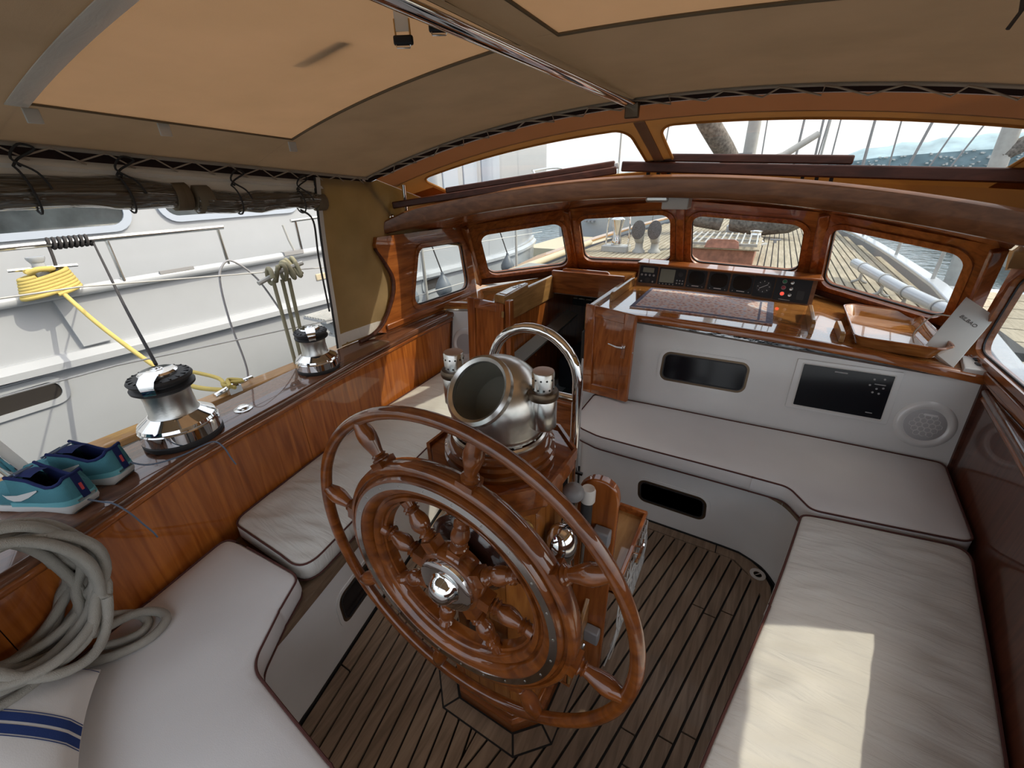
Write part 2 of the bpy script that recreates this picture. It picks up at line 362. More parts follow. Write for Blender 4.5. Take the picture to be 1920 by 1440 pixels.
# rug: woven pattern
m, nt, b = _new('rug'); L = nt.links.new; tc = N(nt, 'ShaderNodeTexCoord'); vo = N(nt, 'ShaderNodeTexVoronoi'); vo.inputs['Scale'].default_value = 42
rr = N(nt, 'ShaderNodeValToRGB'); e = rr.color_ramp.elements; e[0].color = (.30, .13, .14, 1); e[0].position = .05; e[1].color = (.80, .62, .54, 1); e[1].position = .55
x = rr.color_ramp.elements.new(.3); x.color = (.62, .38, .34, 1); x = rr.color_ramp.elements.new(.75); x.color = (.60, .57, .62, 1)
L(tc.outputs['Object'], vo.inputs['Vector']); L(vo.outputs['Distance'], rr.inputs[0])
nz = N(nt, 'ShaderNodeTexNoise'); nz.inputs['Scale'].default_value = 70; mxr = N(nt, 'ShaderNodeMixRGB'); mxr.blend_type = 'OVERLAY'; mxr.inputs[0].default_value = .25
L(tc.outputs['Object'], nz.inputs['Vector']); L(rr.outputs[0], mxr.inputs[1]); L(nz.outputs[0], mxr.inputs[2]); L(mxr.outputs[0], b.inputs['Base Color']); b.inputs['Roughness'].default_value = .95
# water
m, nt, b = _new('water'); b.inputs['Base Color'].default_value = (.05, .08, .085, 1); b.inputs['Roughness'].default_value = .12
tc = N(nt, 'ShaderNodeTexCoord'); nz = N(nt, 'ShaderNodeTexNoise'); nz.inputs['Scale'].default_value = 2.2; nz.inputs['Detail'].default_value = 4; bp = N(nt, 'ShaderNodeBump'); bp.inputs['Strength'].default_value = .35; bp.inputs['Distance'].default_value = .2
L = nt.links.new; L(tc.outputs['Object'], nz.inputs['Vector']); L(nz.outputs[0], bp.inputs['Height']); L(bp.outputs[0], b.inputs['Normal'])
plain('hill', (.30, .42, .47), .9, var=.25, vscale=.05)
plain('town', (.62, .64, .62), .8)
plain('stone', (.26, .25, .22), .9, var=.4, vscale=1.2, bump=.5, bscale=3)
plain('rig', (.26, .27, .28), .6)
plain('spar', (.40, .40, .38), .5, var=.1)
plain('sail_cover', (.16, .145, .13), .9, var=.5, vscale=22)
plain('brick_red', (.30, .13, .085), .5, var=.3, vscale=20)
plain('mesh_dark', (.10, .09, .085), .6, metal=.3, var=.8, vscale=160)
plain('fender_blue', (.035, .065, .10), .4, var=.1)
plain('fender_grey', (.12, .14, .16), .4)
plain('pane_dark', (.05, .06, .065), .08, coat=.5, var=.4, vscale=6)
plain('window_grey', (.40, .45, .52), .3)
plain('beige', (.50, .43, .30), .6)
# ================================================================== SETTING: cockpit sole
def lerp_tab(T, y):
    for (y0, a), (y1, b) in zip(T, T[1:]):
        if y <= y1: return a+(b-a)*(y-y0)/(y1-y0)
    return T[-1][1]
def riser(y): return 0.603+0.223*y                          # half width of the sole
def clip(poly, nx, ny, d):                                  # keep nx*x+ny*y <= d
    out = []
    for i in range(len(poly)):
        a, b = poly[i-1], poly[i]; da, db = nx*a[0]+ny*a[1]-d, nx*b[0]+ny*b[1]-d
        if (da <= 0) != (db <= 0): t = da/(da-db); out.append((a[0]+(b[0]-a[0])*t, a[1]+(b[1]-a[1])*t))
        if db <= 0: out.append(b)
    return out
floor = MB().prism([(-1.05,-1.0,-.05),(1.05,-1.0,-.05),(1.05,1.75,-.05),(-1.05,1.75,-.05)], (0,0,.046)).build('floor', M['caulk']); struct(floor); MI[floor.name] = Matrix.Identity(4)
FWD = 1.205
for sd in (-1, 1):
    w, gap = .0525, .0082; rz = (lambda y: riser(y)+.13) if sd > 0 else riser
    for k in range(18):
        o0, o1 = .014+k*w, .014+(k+1)*w-gap
        y0, y1 = -.55, (1.62 if sd < 0 else FWD)
        cuts = [y0]; y = y0+random.uniform(.25, 1.0)
        if (sd < 0 and k == 0) or (sd > 0 and k in (3, 4, 5, 6)): 
            while y < y1-.25: cuts.append(y); y += random.uniform(.5, .95)
        cuts.append(y1)
        for a, b in zip(cuts, cuts[1:]):
            b2 = b-.006 if b < y1 else b
            P = [(rz(a)-o1, a), (rz(a)-o0, a), (rz(b2)-o0, b2), (rz(b2)-o1, b2)]
            P = clip(P, -1, 0, -.003)
            if sd < 0:                                       # stop at the margin board aft of the forward bench
                P2 = [(-x, y) for x, y in P]
                Q = clip(P2, 0, 1, FWD) if max(x for x, y in P2) > -.2 and min(x for x, y in P2) > -.35 else P2
                P = Q
            else: P = clip(P, .64, .77, .64*.80+.77*1.10)     # rounded corner by the scupper
            if len(P) > 2: MB().prism([(x, y, -.004) for x, y in P], (0,0,.010)).build('plank', M['teak'], floor, smooth=0)
MB().prism([(x, y, -.004) for x, y in [(-.14,FWD+.005),(.60,FWD+.005),(.60,1.262),(-.14,1.262)]], (0,0,.0105)).build('margin_board', M['teak'], floor, smooth=0)
cb = MB().prism([(x, y, -.004) for x, y in [(.605,FWD+.005),(.69,FWD),(.745,1.155),(.80,1.06),(.83,1.00),(.845,1.06),(.84,1.12),(.80,1.20),(.73,1.255),(.605,1.262)]], (0,0,.0105)).build('corner_board', M['teak'], floor, smooth=0)
# boards framing the foot of the pedestal
octo = lambda h, c, y0, y1: [(-h+c, y0), (h-c, y0), (h, y0+c), (h, y1-c), (h-c, y1), (-h+c, y1), (-h, y1-c), (-h, y0+c)]
oi, oo = octo(.186, .074, .070, .43), octo(.232, .092, .022, .48)
for i in range(8):
    j = (i+1) % 8; e = .004
    a, b, c, d = [V(p) for p in (oi[i], oi[j], oo[j], oo[i])]; t = (b-a).normalized()*e
    MB().prism([(*p, -.003) for p in (a+t, b-t, c-t, d+t)], (0,0,.0115)).build('margin_board', M['teak'], floor, smooth=0)
# black caulk seam under those boards
MB().prism([(*p, .004) for p in octo(.237, .094, .017, .485)], (0,0,.0032)).build('seam', M['caulk'], floor, smooth=0)
sc = MB().lathe([(.033,.007),(.033,.010),(.018,.010),(.018,.004),(.0,.004)], (.787,1.165,0), n=24, caps=False).build('scupper_drain', M['white_plastic'])
tag(sc, 'round white scupper drain in the corner of the teak floor', 'drain')
MI[sc.name] = Matrix.Identity(4)
MB().lathe([(.0155,.0),(.0155,.0065),(.001,.0065)], (.787,1.165,0), n=20).build('drain_hole', M['caulk'], sc)
MB().obox((.787,1.165,.008), (.03,.004,.003), Matrix.Rotation(.8, 3, 'Z')).build('drain_bar', M['steel'], sc)
# ================================================================== SETTING: benches
ZB = .43
def ribbon(P, z0, z1, name, mat, parent=None, th=.03, side=1):
    P = [V((p[0], p[1], 0)) for p in P]; L0, L1 = [], []
    for i, p in enumerate(P):
        t = (P[min(i+1, len(P)-1)]-P[max(i-1, 0)]).normalized(); n = V((-t.y, t.x, 0))*side
        L0.append(p); L1.append(p+n*th)
    return MB().loops([[(p.x,p.y,z0) for p in L0], [(p.x,p.y,z1) for p in L0], [(p.x,p.y,z1) for p in L1], [(p.x,p.y,z0) for p in L1]], closed=False, ring=True).build(name, mat, parent, smooth=50)
PORT_R = [(.50,-.43),(-.10,-.42)] + [tuple(p[:2]) for p in spline([(-.30,-.41,0),(-.44,-.385,0),(-.53,-.30,0),(-.556,-.20,0)], 4)] + [(-.669,.30),(-.835,1.04),(-.965,1.63)]
wb_port = struct(ribbon(PORT_R, -.01, ZB-.035, 'wall_bench_port', M['gelcoat'], side=1)); 
FWD_R = [(-.165,1.63),(-.165,1.36)] + [tuple(p) for p in arc((-.075,1.355), .09, PI, 1.5*PI, 6)] + [(.62,1.265)] + [tuple(p[:2]) for p in spline([(.70,1.262,0),(.80,1.215,0),(.86,1.13,0),(.87,1.07,0)], 5)] + [(.85,.52),(.80,-.02),(.76,-.365)]
wb_fwd = struct(ribbon(FWD_R, -.01, ZB-.035, 'wall_bench_forward', M['gelcoat'], side=1))
def outset(P, d): return [(p[0]+q[0], p[1]+q[1]) for p, q in zip(P, [(0,0)]*len(P))]
def trim_edge(P, parent, side, cuts=()):
    Q = [V((p[0], p[1], 0)) for p in P]; R_ = []
    for i, p in enumerate(Q):
        t = (Q[min(i+1, len(Q)-1)]-Q[max(i-1, 0)]).normalized(); n = V((-t.y, t.x, 0))*side; R_.append(p-n*.006)
    segs = [0]+list(cuts)+[len(R_)-1]
    for a, b in zip(segs, segs[1:]):
        S = R_[a:b+1]; d = (S[-1]-S[-2]).normalized()*.003; S = S[:-1]+[S[-1]-d]
        ribbon([(p.x, p.y) for p in S], ZB-.04, ZB-.004, 'seat_trim', M['teak_trim'], parent, th=.05, side=side)
trim_edge(PORT_R, wb_port, 1, (1, 6, 15, 16)); trim_edge(FWD_R, wb_fwd, 1, (6, 9, 15, 24, 25))
# seat boards under the cushions
MB().prism([(x,y,ZB-.03) for x,y in [(-.58,-.19),(-.70,.30),(-.86,1.04),(-.99,1.63),(-1.24,1.63),(-1.2,1.0),(-1.06,-.08),(-.94,-.38),(-.85,-.95),(.5,-.95),(.5,-.45),(-.1,-.44),(-.42,-.41),(-.54,-.32)]], (0,0,.022)).build('seat_board', M['teak_trim'], wb_port, smooth=0)
MB().prism([(x,y,ZB-.03) for x,y in [(-.13,1.63),(-.13,1.34),(-.06,1.29),(.70,1.29),(.83,1.23),(.885,1.08),(.86,.52),(.81,-.02),(.77,-.4),(1.06,-.4),(1.12,0),(1.34,1.12),(1.40,1.66)]], (0,0,.022)).build('seat_board', M['teak_trim'], wb_fwd, smooth=0)
# small ports in the bench fronts (recess, bronze frame, dark glass)
def port_light(name, Q, nrm, parent=None):
    r = root(name); nrm = V(nrm).normalized(); BL, BR, TR, TL = [V(q) for q in Q]; w = (BR-BL).length; h = (TL-BL).length
    def ring(d0, d1, h0, h1, nm, mt, rr):
        L0 = [bil(Q, *p) for p in rrect_uv(-d0/w, -d0/h, 1+d0/w, 1+d0/h, (rr+d0)/w, (rr+d0)/h)]; L1 = [bil(Q, *p) for p in rrect_uv(-d1/w, -d1/h, 1+d1/w, 1+d1/h, (rr+d1)/w, (rr+d1)/h)]
        return MB().loops([[p+nrm*h0 for p in L0], [p+nrm*h1 for p in L0], [p+nrm*h1 for p in L1], [p+nrm*h0 for p in L1]], ring=True).build(nm, mt, r, smooth=40)
    ring(.028, .012, -.004, .004, 'recess_lip', M['gelcoat'], .03)
    ring(.014, .0, -.012, .003, 'frame', M['bronze_frame'], .03); ring(.001, -.005, -.012, .005, 'rubber_seal', M['rubber'], .03)
    P = [bil(Q, *p) for p in rrect_uv(0,0,1,1,.03/w,.03/h)]
    MB().loops([[p+nrm*.001 for p in P], [p-nrm*.004 for p in P]]).build('pane', M['screen'], r, smooth=40); return r
port_light('window_1', [(.205,1.266,.135),(.515,1.266,.135),(.505,1.266,.25),(.195,1.266,.25)], (0,-1,0))
_d = V((.123,-.559,0)).normalized(); _nn = V((_d.y*-1*-1, -_d.x*-1*-1, 0))
def rp(y, z): return (-riser(y)+.001, y, z)
port_light('window_2', [rp(.02,.14),rp(.40,.14),rp(.40,.27),rp(.02,.27)], (.976,.218,0))
# black sealant line where the benches meet the floor
ribbon([(p[0]+.004,p[1]+.006) for p in PORT_R], 0, .014, 'floor_seam', M['caulk'], wb_port, th=.012, side=1)
ribbon([(p[0]-.0,p[1]-.006) for p in FWD_R], 0, .014, 'floor_seam', M['caulk'], wb_fwd, th=.012, side=1)
# ================================================================== SETTING: coamings
CI_P = [(-1.4,-.66),(-.95,-.80),(-.40,-.95),(-.10,-1.052),(.12,-1.095),(.80,-1.20),(1.25,-1.245),(1.66,-1.265)]
CO_P = [(-1.4,-.98),(-.95,-1.13),(-.48,-1.235),(-.17,-1.29),(.10,-1.31),(.54,-1.37),(1.0,-1.41),(1.70,-1.47),(2.3,-1.50)]
CI_S = [(-1.4,.74),(-.95,.92),(-.40,1.06),(0,1.14),(.36,1.20),(1.12,1.352),(1.72,1.415)]
CO_S = [(-1.4,1.05),(-.95,1.2),(-.40,1.32),(0,1.40),(.36,1.46),(1.12,1.53),(1.72,1.56),(2.3,1.58)]
ZC = .86
wood('mahogany_shade', (.075, .022, .012), (.15, .048, .024), (40, 40, 3), rough=.45, coat=.7)  # darker copy of the coaming mahogany, starboard shade put into its colour
def coaming(name, CI, CO, sd, y1):
    r = root(name, (CI[2][1], 0, 0))
    cuts = [-1.3, -.62, .36, y1]
    for a, b in zip(cuts, cuts[1:]):
        n = 14
        def f(u, v, a=a, b=b): y = a+.001+(b-a-.002)*u; return (lerp_tab(CI, y)-sd*0.02*(1-v)*0, y, ZB-.02+(ZC-.035-ZB+.02)*v)
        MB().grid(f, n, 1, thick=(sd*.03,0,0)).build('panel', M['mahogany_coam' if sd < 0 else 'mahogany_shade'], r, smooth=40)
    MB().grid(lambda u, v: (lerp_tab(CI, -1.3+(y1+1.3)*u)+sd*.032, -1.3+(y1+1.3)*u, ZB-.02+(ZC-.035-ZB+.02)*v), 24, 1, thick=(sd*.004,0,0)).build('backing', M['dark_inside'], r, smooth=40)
    ys = [-1.3+.06*i for i in range(int((y1+1.3)/.06)+1)]+[y1]
    sec = lambda y: [(lerp_tab(CI, y)-sd*.012, ZC-.03), (lerp_tab(CI, y)-sd*.016, ZC-.014), (lerp_tab(CI, y)-sd*.008, ZC-.002), (lerp_tab(CI, y), ZC), (lerp_tab(CO, y), ZC), (lerp_tab(CO, y)+sd*.01, ZC-.015), (lerp_tab(CO, y), ZC-.03)]
    MB().loops([[(x, y, z) for x, z in sec(y)] for y in ys]).build('cap', M['cap_wood'], r, smooth=50)
    MB().loops([[(lerp_tab(CI, y)-sd*.010*dx, y, ZC-.062+dz) for dx, dz in ((0,0),(.6,.004),(1,.014),(.6,.024),(0,.03))] for y in ys]).build('moulding', M['mahogany_fore'], r, smooth=50)
    MB().grid(lambda u, v: (lerp_tab(CO, -1.3+(y1+1.3)*u)-sd*.01, -1.3+(y1+1.3)*u, .45+(ZC-.03-.45)*v), 24, 1, thick=(-sd*.02,0,0)).build('outer_side', M['gelcoat'], r, smooth=40)
    return r
wood('mahogany_coam', (.25, .062, .010), (.52, .165, .030), (40, 40, 3))
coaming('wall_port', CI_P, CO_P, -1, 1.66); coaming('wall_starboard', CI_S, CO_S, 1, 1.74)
# ================================================================== SETTING: forward bulkhead (white) and companionway
def bh(x, z): return V((x, 1.635+.045*x+.21*(z-.51), z))
def bhead(x0, x1, z0a, z0b, z1a, z1b, name, mat, parent=None, off=0.0, th=.03, n=10):
    def f(u, v): x = x0+(x1-x0)*u; z = (z0a+(z0b-z0a)*u)*(1-v)+(z1a+(z1b-z1a)*u)*v; return bh(x, z)+V((0,-off,0))
    return MB().grid(f, n, 6, thick=(0,th,0)).build(name, mat, parent, smooth=40)
def zs(x): return .985-.045*x*x                             # shelf height
wf = bhead(-.31, 1.415, .0, .3, zs(-.3)-.03, zs(1.41)-.03, 'wall_forward', M['gelcoat']); struct(wf); MI[wf.name] = Matrix.Identity(4)
bhead(-1.30, -.90, .0, .0, .86, .90, 'bulkhead_side', M['gelcoat'], wf)
bhead(-.90, -.31, .0, .0, .40, .40, 'sill_panel', M['mahogany'], wf, off=.01)
MB().obox((-.605,1.605,.405), (.62,.09,.03)).build('sill', M['mahogany'], wf, bevel=.006)
# dark corner strips
MB().bar(bh(1.413,.44)+V((-.004,-.006,0)), bh(1.413,.90)+V((-.004,-.006,0)), .02, .02).build('corner_strip', M['mahogany_dark'], wf)
MB().bar(bh(-1.262,.44)+V((0.004,-.008,0)), bh(-1.27,.86)+V((0.004,-.008,0)), .016, .016).build('corner_strip', M['mahogany_dark'], wf)
# main port in the bulkhead
def bq(x0, z0, x1, z1, off=.0): return [bh(x0,z0)+V((0,-off,0)), bh(x1,z0)+V((0,-off,0)), bh(x1,z1)+V((0,-off,0)), bh(x0,z1)+V((0,-off,0))]
BN = V((-.045,-1,.21)).normalized()*1.0; BN = V((.045,-1,.21)).normalized()
port_light('window_3', bq(.155, .665, .555, .80, .004), BN)
# ------------------------------------------------ shelf (deck of the doghouse) in three boards
def slab(poly, z, th, name, mat, parent, nsub=8):           # cambered board from a plan polygon given as two y-curves
    (x0, x1, ya, yb) = poly
    return MB().grid(lambda u, v: (x0+(x1-x0)*u, ya(x0+(x1-x0)*u)*(1-v)+yb(x0+(x1-x0)*u)*v, z(x0+(x1-x0)*u)), nsub, 4, thick=(0,0,-th)).build(name, mat, parent, smooth=40)
def yfoot(x): a = abs(x); return 2.81 if a < .82 else 2.81-(a-.82)/(1.42-.82)*.57
shelf = slab((-.30, 1.44, lambda x: 1.715+.045*x, yfoot), zs, .03, 'shelf', M['shelf_wood'] if 'shelf_wood' in M else wood('shelf_wood', (.30,.11,.025), (.52,.23,.065), (6, 40, 40), rough=.12, coat=1, crough=.01, bump=.012), None)
struct(shelf, 'varnished shelf behind the white bulkhead'); MI[shelf.name] = Matrix.Identity(4)
slab((-1.40, -.86, lambda x: 1.70+.03*x, yfoot), lambda x: zs(x)-.005, .03, 'board', M['shelf_wood'], shelf)
slab((-.86, -.30, lambda x: 2.40, yfoot), lambda x: zs(x)+.035, .03, 'board', M['shelf_wood'], shelf)
# edge trim above the white bulkhead
MB().loops([[(x, 1.715+.045*x+dy, zs(x)+dz) for dy, dz in ((.02,.004),(-.012,.004),(-.02,-.004),(-.02,-.030),(-.010,-.036),(.02,-.036))] for x in [-.30+1.72*i/20 for i in range(21)]]).build('edge_trim', M['mahogany'], shelf, smooth=45)
MB().bar((-1.30,1.675,.905), (-.92,1.69,.935), .03, .035).build('edge_trim', M['mahogany'], shelf, bevel=.006)
# ------------------------------------------------ companionway well below the hatch
well = root('wall_companionway', (-.6, 2.0, 0))
MB().obox((-.865,2.06,.915), (.03,.72,.17)).build('hatch_coaming', M['light_teak'], well, bevel=.006)
MB().obox((-.305,2.06,.93), (.035,.72,.14)).build('hatch_coaming', M['light_teak'], well, bevel=.006)
MB().obox((-.585,2.405,.955), (.56,.03,.17)).build('hatch_coaming', M['mahogany'], well, bevel=.006)
MB().box((-.90,1.66,.0), (-.865,3.4,.84)).build('side_lining', M['mahogany_up'], well)
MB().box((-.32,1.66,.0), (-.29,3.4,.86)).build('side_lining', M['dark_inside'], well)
MB().box((-.90,3.38,-.6), (-.29,3.42,.95)).build('end_lining', M['gelcoat'], well)
MB().box((-1.6,2.42,.86), (-.29,3.4,.88)).build('deckhead', M['grey_lid'], well)
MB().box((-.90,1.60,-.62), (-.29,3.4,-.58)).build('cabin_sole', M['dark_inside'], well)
MB().obox((-.80,2.15,.60), (.10,1.0,.02), Matrix.Rotation(.25, 3, 'Y')@Matrix.Rotation(.1, 3, 'X')).build('grey_lid', M['grey_lid'], well)
for k in range(3): MB().box((-.80,1.72+.17*k,.22-.26*k), (-.38,1.92+.17*k,.25-.26*k)).build('step', M['mahogany_dark'], well, bevel=.005)
MB().box((-.84,2.5,.0), (-.60,3.1,.28)).build('locker', M['cabin_cloth'], well, bevel=.03)
# ------------------------------------------------ doghouse windscreen
T0, B0 = V((0,2.405,1.53)), V((0,2.805,.96)); T1, B1 = V((.742,2.355,1.475)), V((.822,2.81,.945)); T2, B2 = V((1.318,1.94,1.385)), V((1.425,2.235,.905))
mr = lambda p: V((-p.x, p.y, p.z))
ws_ = root('wall_windscreen', (0, 2.6, .95))
for i, (Q, mg, nm) in enumerate([([B0,B1,T1,T0], (.068,.18,.078,.095), 'window_4'), ([mr(B1),B0,T0,mr(T1)], (.075,.16,.062,.09), 'window_5'), ([B1,B2,T2,T1], (.055,.105,.085,.075), 'window_6'), ([mr(B2),mr(B1),mr(T1),mr(T2)], (.085,.10,.055,.10), 'window_7')]):
    w_ = root(nm, tuple((Q[0]+Q[1])/2)); n_ = (Q[1]-Q[0]).cross(Q[3]-Q[0]).normalized(); n_ = n_ if n_.y < 0 else -n_
    window_panel(Q, mg, .075, .045, 'frame_board', M['mahogany'], w_, n_, trim=.03, pane=M['glass'], trimmat=M['mahogany_up'])
for a, b in ((T0,B0),(T1,B1),(mr(T1),mr(B1)),(T2,B2),(mr(T2),mr(B2))):
    MB().bar(a+V((0,-.008,-.01)), b+V((0,-.008,.01)), .05, .03, up=(0,-1,.4)).build('mullion', M['mahogany_up'], ws_, bevel=.005)
for P in ([mr(B2),mr(B1),B1,B2],):
    for a, b in zip(P, P[1:]): MB().bar(a+V((0,-.03,.035)), b+V((0,-.03,.035)), .035, .04).build('sill_rail', M['mahogany_dark'], ws_, bevel=.008)
# side wings with their own windows
def plate_hole(outer, inner, c, fn, th, name, mat, parent):
    def hit(poly, a):
        d = V((math.cos(a), math.sin(a))); best = None
        for i in range(len(poly)):
            p, q = V(poly[i-1]), V(poly[i]); e = q-p; den = d.x*e.y-d.y*e.x
            if abs(den) < 1e-9: continue
            r = p-V(c); t = (r.x*e.y-r.y*e.x)/den; s = (r.x*d.y-r.y*d.x)/den
            if t > 0 and -1e-6 <= s <= 1+1e-6 and (best is None or t < best): best = t
        return V(c)+d*best
    A = sorted({round(math.atan2(p[1]-c[1], p[0]-c[0]), 5) for p in list(outer)+list(inner)})
    I = [hit(inner, a) for a in A]; O = [hit(outer, a) for a in A]
    return MB().loops([[fn(*p, 0) for p in O], [fn(*p, 0) for p in I], [fn(*p, th) for p in I], [fn(*p, th) for p in O]], ring=True).build(name, mat, parent, smooth=30)
WING = [(2.07,.885),(2.00,1.385),(1.16,1.40),(1.14,1.36)] + [tuple(p[:2]) for p in spline([(1.15,1.33,0),(1.205,1.25,0),(1.245,1.16,0),(1.225,1.06,0),(1.13,.93,0),(1.03,.875,0),(.93,.862,0)], 4)] + [(1.6,.862)]
WINI = fillet([(1.365,.955),(1.985,.945),(1.93,1.285),(1.475,1.30)], .07)
for sd, nm in ((-1, 'window_8'), (1, 'window_9')):
    w_ = root(nm, (sd*1.36, 1.6, .87)); xo = 1.345 if sd < 0 else 1.405
    fn = lambda y, z, t, sd=sd, xo=xo: (sd*(xo+t+.03*(y-1.6)*0), y, z)
    plate_hole(WING, WINI, (1.68,1.12), fn, .04, 'wing_board', M['mahogany_fore'], w_)
    Lo, Li = [V(p) for p in fillet([(1.335,.93),(2.012,.918),(1.952,1.312),(1.455,1.328)], .085)], [V(p) for p in WINI]
    MB().loops([[fn(*p, 0) for p in Lo], [fn(*p, -.008) for p in Lo], [fn(*p, -.008) for p in Li], [fn(*p, 0) for p in Li]], ring=True).build('window_trim', M['mahogany_fore'], w_, smooth=35)
    MB().loops([[fn(*p, .018) for p in Li], [fn(*p, .022) for p in Li]]).build('pane', M['glass'], w_)
    MB().loops([[fn(*p, .012) for p in Li], [fn(*p, .018) for p in Li], [fn(*p, .018) for p in inset2([tuple(q) for q in Li], .007)], [fn(*p, .012) for p in inset2([tuple(q) for q in Li], .007)]], ring=True).build('rubber_seal', M['rubber'], w_)
    cv = spline([(1.15,1.345,0),(1.205,1.25,0),(1.245,1.16,0),(1.225,1.06,0),(1.13,.93,0),(1.03,.88,0),(.93,.868,0)], 6)
    MB().tube([fn(p.x-.006, p.y, .012) for p in cv], .012, 8).build('edge_bead', M['mahogany_dark'], w_)
    MB().bar(fn(1.12,.895,-.006), fn(1.98,.905,-.006), .016, .035, up=(0,0,1)).build('moulding', M['mahogany_fore'], w_, bevel=.005)
# ------------------------------------------------ roof of the doghouse with its curved fascia
def ya(x): return 1.70-.21*x*x
def yf(x):
    a = abs(x); return 2.47 if a < .75 else (2.47-(a-.75)/.60*.47 if a < 1.35 else 2.0-(a-1.35)/.12*.5)
def zr(x, y): return 1.585-.088*x*x-.08*(y-ya(x))
XE = 1.47
roof = MB().grid(lambda u, v: (-XE+2*XE*u, ya(-XE+2*XE*u)*(1-v)+yf(-XE+2*XE*u)*v, zr(-XE+2*XE*u, ya(-XE+2*XE*u)*(1-v)+yf(-XE+2*XE*u)*v)), 30, 6, thick=(0,0,.04)).build('roof', M['mahogany'], None, smooth=40)
struct(roof, 'varnished doghouse roof over the windscreen'); MI[roof.name] = Matrix.Identity(4)
def fas(x): 
    h = .10 if abs(x) < 1.25 else .10-(abs(x)-1.25)/.23*.05
    y = ya(x); z = 1.575-.088*x*x
    return [(x, y-.0, z), (x, y-.03, z+.004), (x, y-.036, z+.02), (x, y-.03, z+h-.01), (x, y-.018, z+h), (x, y+.04, z+h)]
MB().loops([fas(-XE+2*XE*i/48) for i in range(49)]).build('fascia', M['fascia_wood'] if 'fascia_wood' in M else wood('fascia_wood', (.15,.055,.018), (.27,.11,.042), (5, 40, 40), rough=.5, coat=.3, crough=.08), roof, smooth=45)
# ================================================================== SETTING: canvas canopy overhead
def zc(x, y): return 1.94-.025*y+.03*x-x*x*(.06+.03*y)
ceil = root('ceiling', (0, 0, 1.9))
def cpatch(x0, x1, y0, y1, name, mat, parent, dz=0.0, sag=0.0, nu=14, nv=8, th=.002):
    y0f = y0 if callable(y0) else (lambda x: y0); y1f = y1 if callable(y1) else (lambda x: y1)
    def f(u, v):
        x = x0+(x1-x0)*u; y = y0f(x)*(1-v)+y1f(x)*v
        return (x, y, zc(x, y)+dz-sag*16*u*(1-u)*v*(1-v))
    return MB().grid(f, nu, nv, thick=(0,0,th)).build(name, mat, parent, smooth=60)
YS = lambda x: .415+.125*abs(x); YA = lambda x: -.14+.02*abs(x)
cpatch(-1.36, 1.36, YS, 1.17, 'canvas', M['canvas'], ceil, nu=30, nv=14)
cpatch(-1.36, 1.36, -1.25, YA, 'canvas', M['canvas'], ceil, nu=30, nv=10)
cpatch(-1.36, -1.02, YA, YS, 'canvas', M['canvas'], ceil); cpatch(1.02, 1.36, YA, YS, 'canvas', M['canvas'], ceil)
cpatch(-.03, .06, YA, YS, 'canvas', M['canvas'], ceil)
cpatch(-1.02, -.03, YA, YS, 'roof_panel', M['canvas_panel'], ceil, sag=.006); cpatch(.06, 1.02, YA, YS, 'roof_panel', M['canvas_panel'], ceil, sag=.006)
for x0, x1 in ((-1.02,-.03),(.06,1.02)):
    MB().tube([(x0+(x1-x0)*i/16, YS(x0+(x1-x0)*i/16), zc(x0+(x1-x0)*i/16, YS(x0+(x1-x0)*i/16))-.003) for i in range(17)], .0035, 6).build('seam_piping', M['curtain_end'], ceil)
    for xx in (x0, x1): MB().tube([(xx, YA(xx)+(YS(xx)-YA(xx))*i/8, zc(xx, YA(xx)+(YS(xx)-YA(xx))*i/8)-.003) for i in range(9)], .003, 6).build('seam_piping', M['curtain_end'], ceil)
cpatch(-1.04, -.10, lambda x: YA(x)-.026, lambda x: YA(x)+.012, 'zip_strip', M['zip_tape'], ceil, dz=-.006, nv=2)
for x, y in ((-1.06,-.10),(-1.04,.16),(-1.05,.56)):
    MB().obox((x, y, zc(x, y)-.016), (.006, .030, .032)).build('plastic_tab', M['white_plastic'], ceil, bevel=.002)
# hems: along the front edge and the port edge
MB().tube([(-1.36+2.72*i/40, 1.165, zc(-1.36+2.72*i/40, 1.165)-.004) for i in range(41)], .005, 6).build('hem', M['tape'], ceil)
for sd in (-1, 1):
    MB().tube([(sd*1.36, -1.25+2.42*i/30, zc(sd*1.36, -1.25+2.42*i/30)-.004) for i in range(31)], .008, 6).build('hem', M['tape'], ceil)
# dark strips added as the dark gap behind the lacing, blocking sun leaks
MB().grid(lambda u, v: (-1.38+2.76*u, 1.155+.045*v, zc(-1.38+2.76*u, 1.19)+.012-.028*v), 40, 1, thick=(0,.003,.003)).build('gap_blocker', M['dark_gap'], ceil)
for sd in (-1, 1): MB().grid(lambda u, v: (sd*(1.35+.035*v), -1.25+2.45*u, zc(sd*1.36, -1.25+2.45*u)+.012-.052*v), 30, 1, thick=(sd*.003,0,.003)).build('gap_blocker', M['dark_gap'], ceil)
# lacing cord (one zig-zag cord along the front, one along the port side)
L1 = []
for i in range(19):
    x = -1.30+2.6*i/18+.02*math.sin(i*2.3); L1.append((x, 1.155, zc(x, 1.16)-.008)); L1.append((x+.03, 1.158, zc(x+.03, 1.16)-.012)); L1.append((x+.11, 1.19, zc(x+.11, 1.19)-.026))
tag(MB().tube(L1, .0028, 5).build('lacing_cord', M['cord_tan'], None), 'tan cord laced along the front edge of the canopy', 'cord')
L2 = []
for i in range(16):
    y = -.75+1.85*i/15; L2.append((-1.352, y, zc(-1.352, y)-.008)); L2.append((-1.372, y+.07, zc(-1.36, y+.07)-.042))
    L2.append((-1.376, y+.045, zc(-1.36, y+.045)-.04))
tag(MB().tube(L2, .0028, 5).build('lacing_cord', M['cord_tan'], None), 'tan cord laced along the port edge of the canopy above the rolled curtains', 'cord')
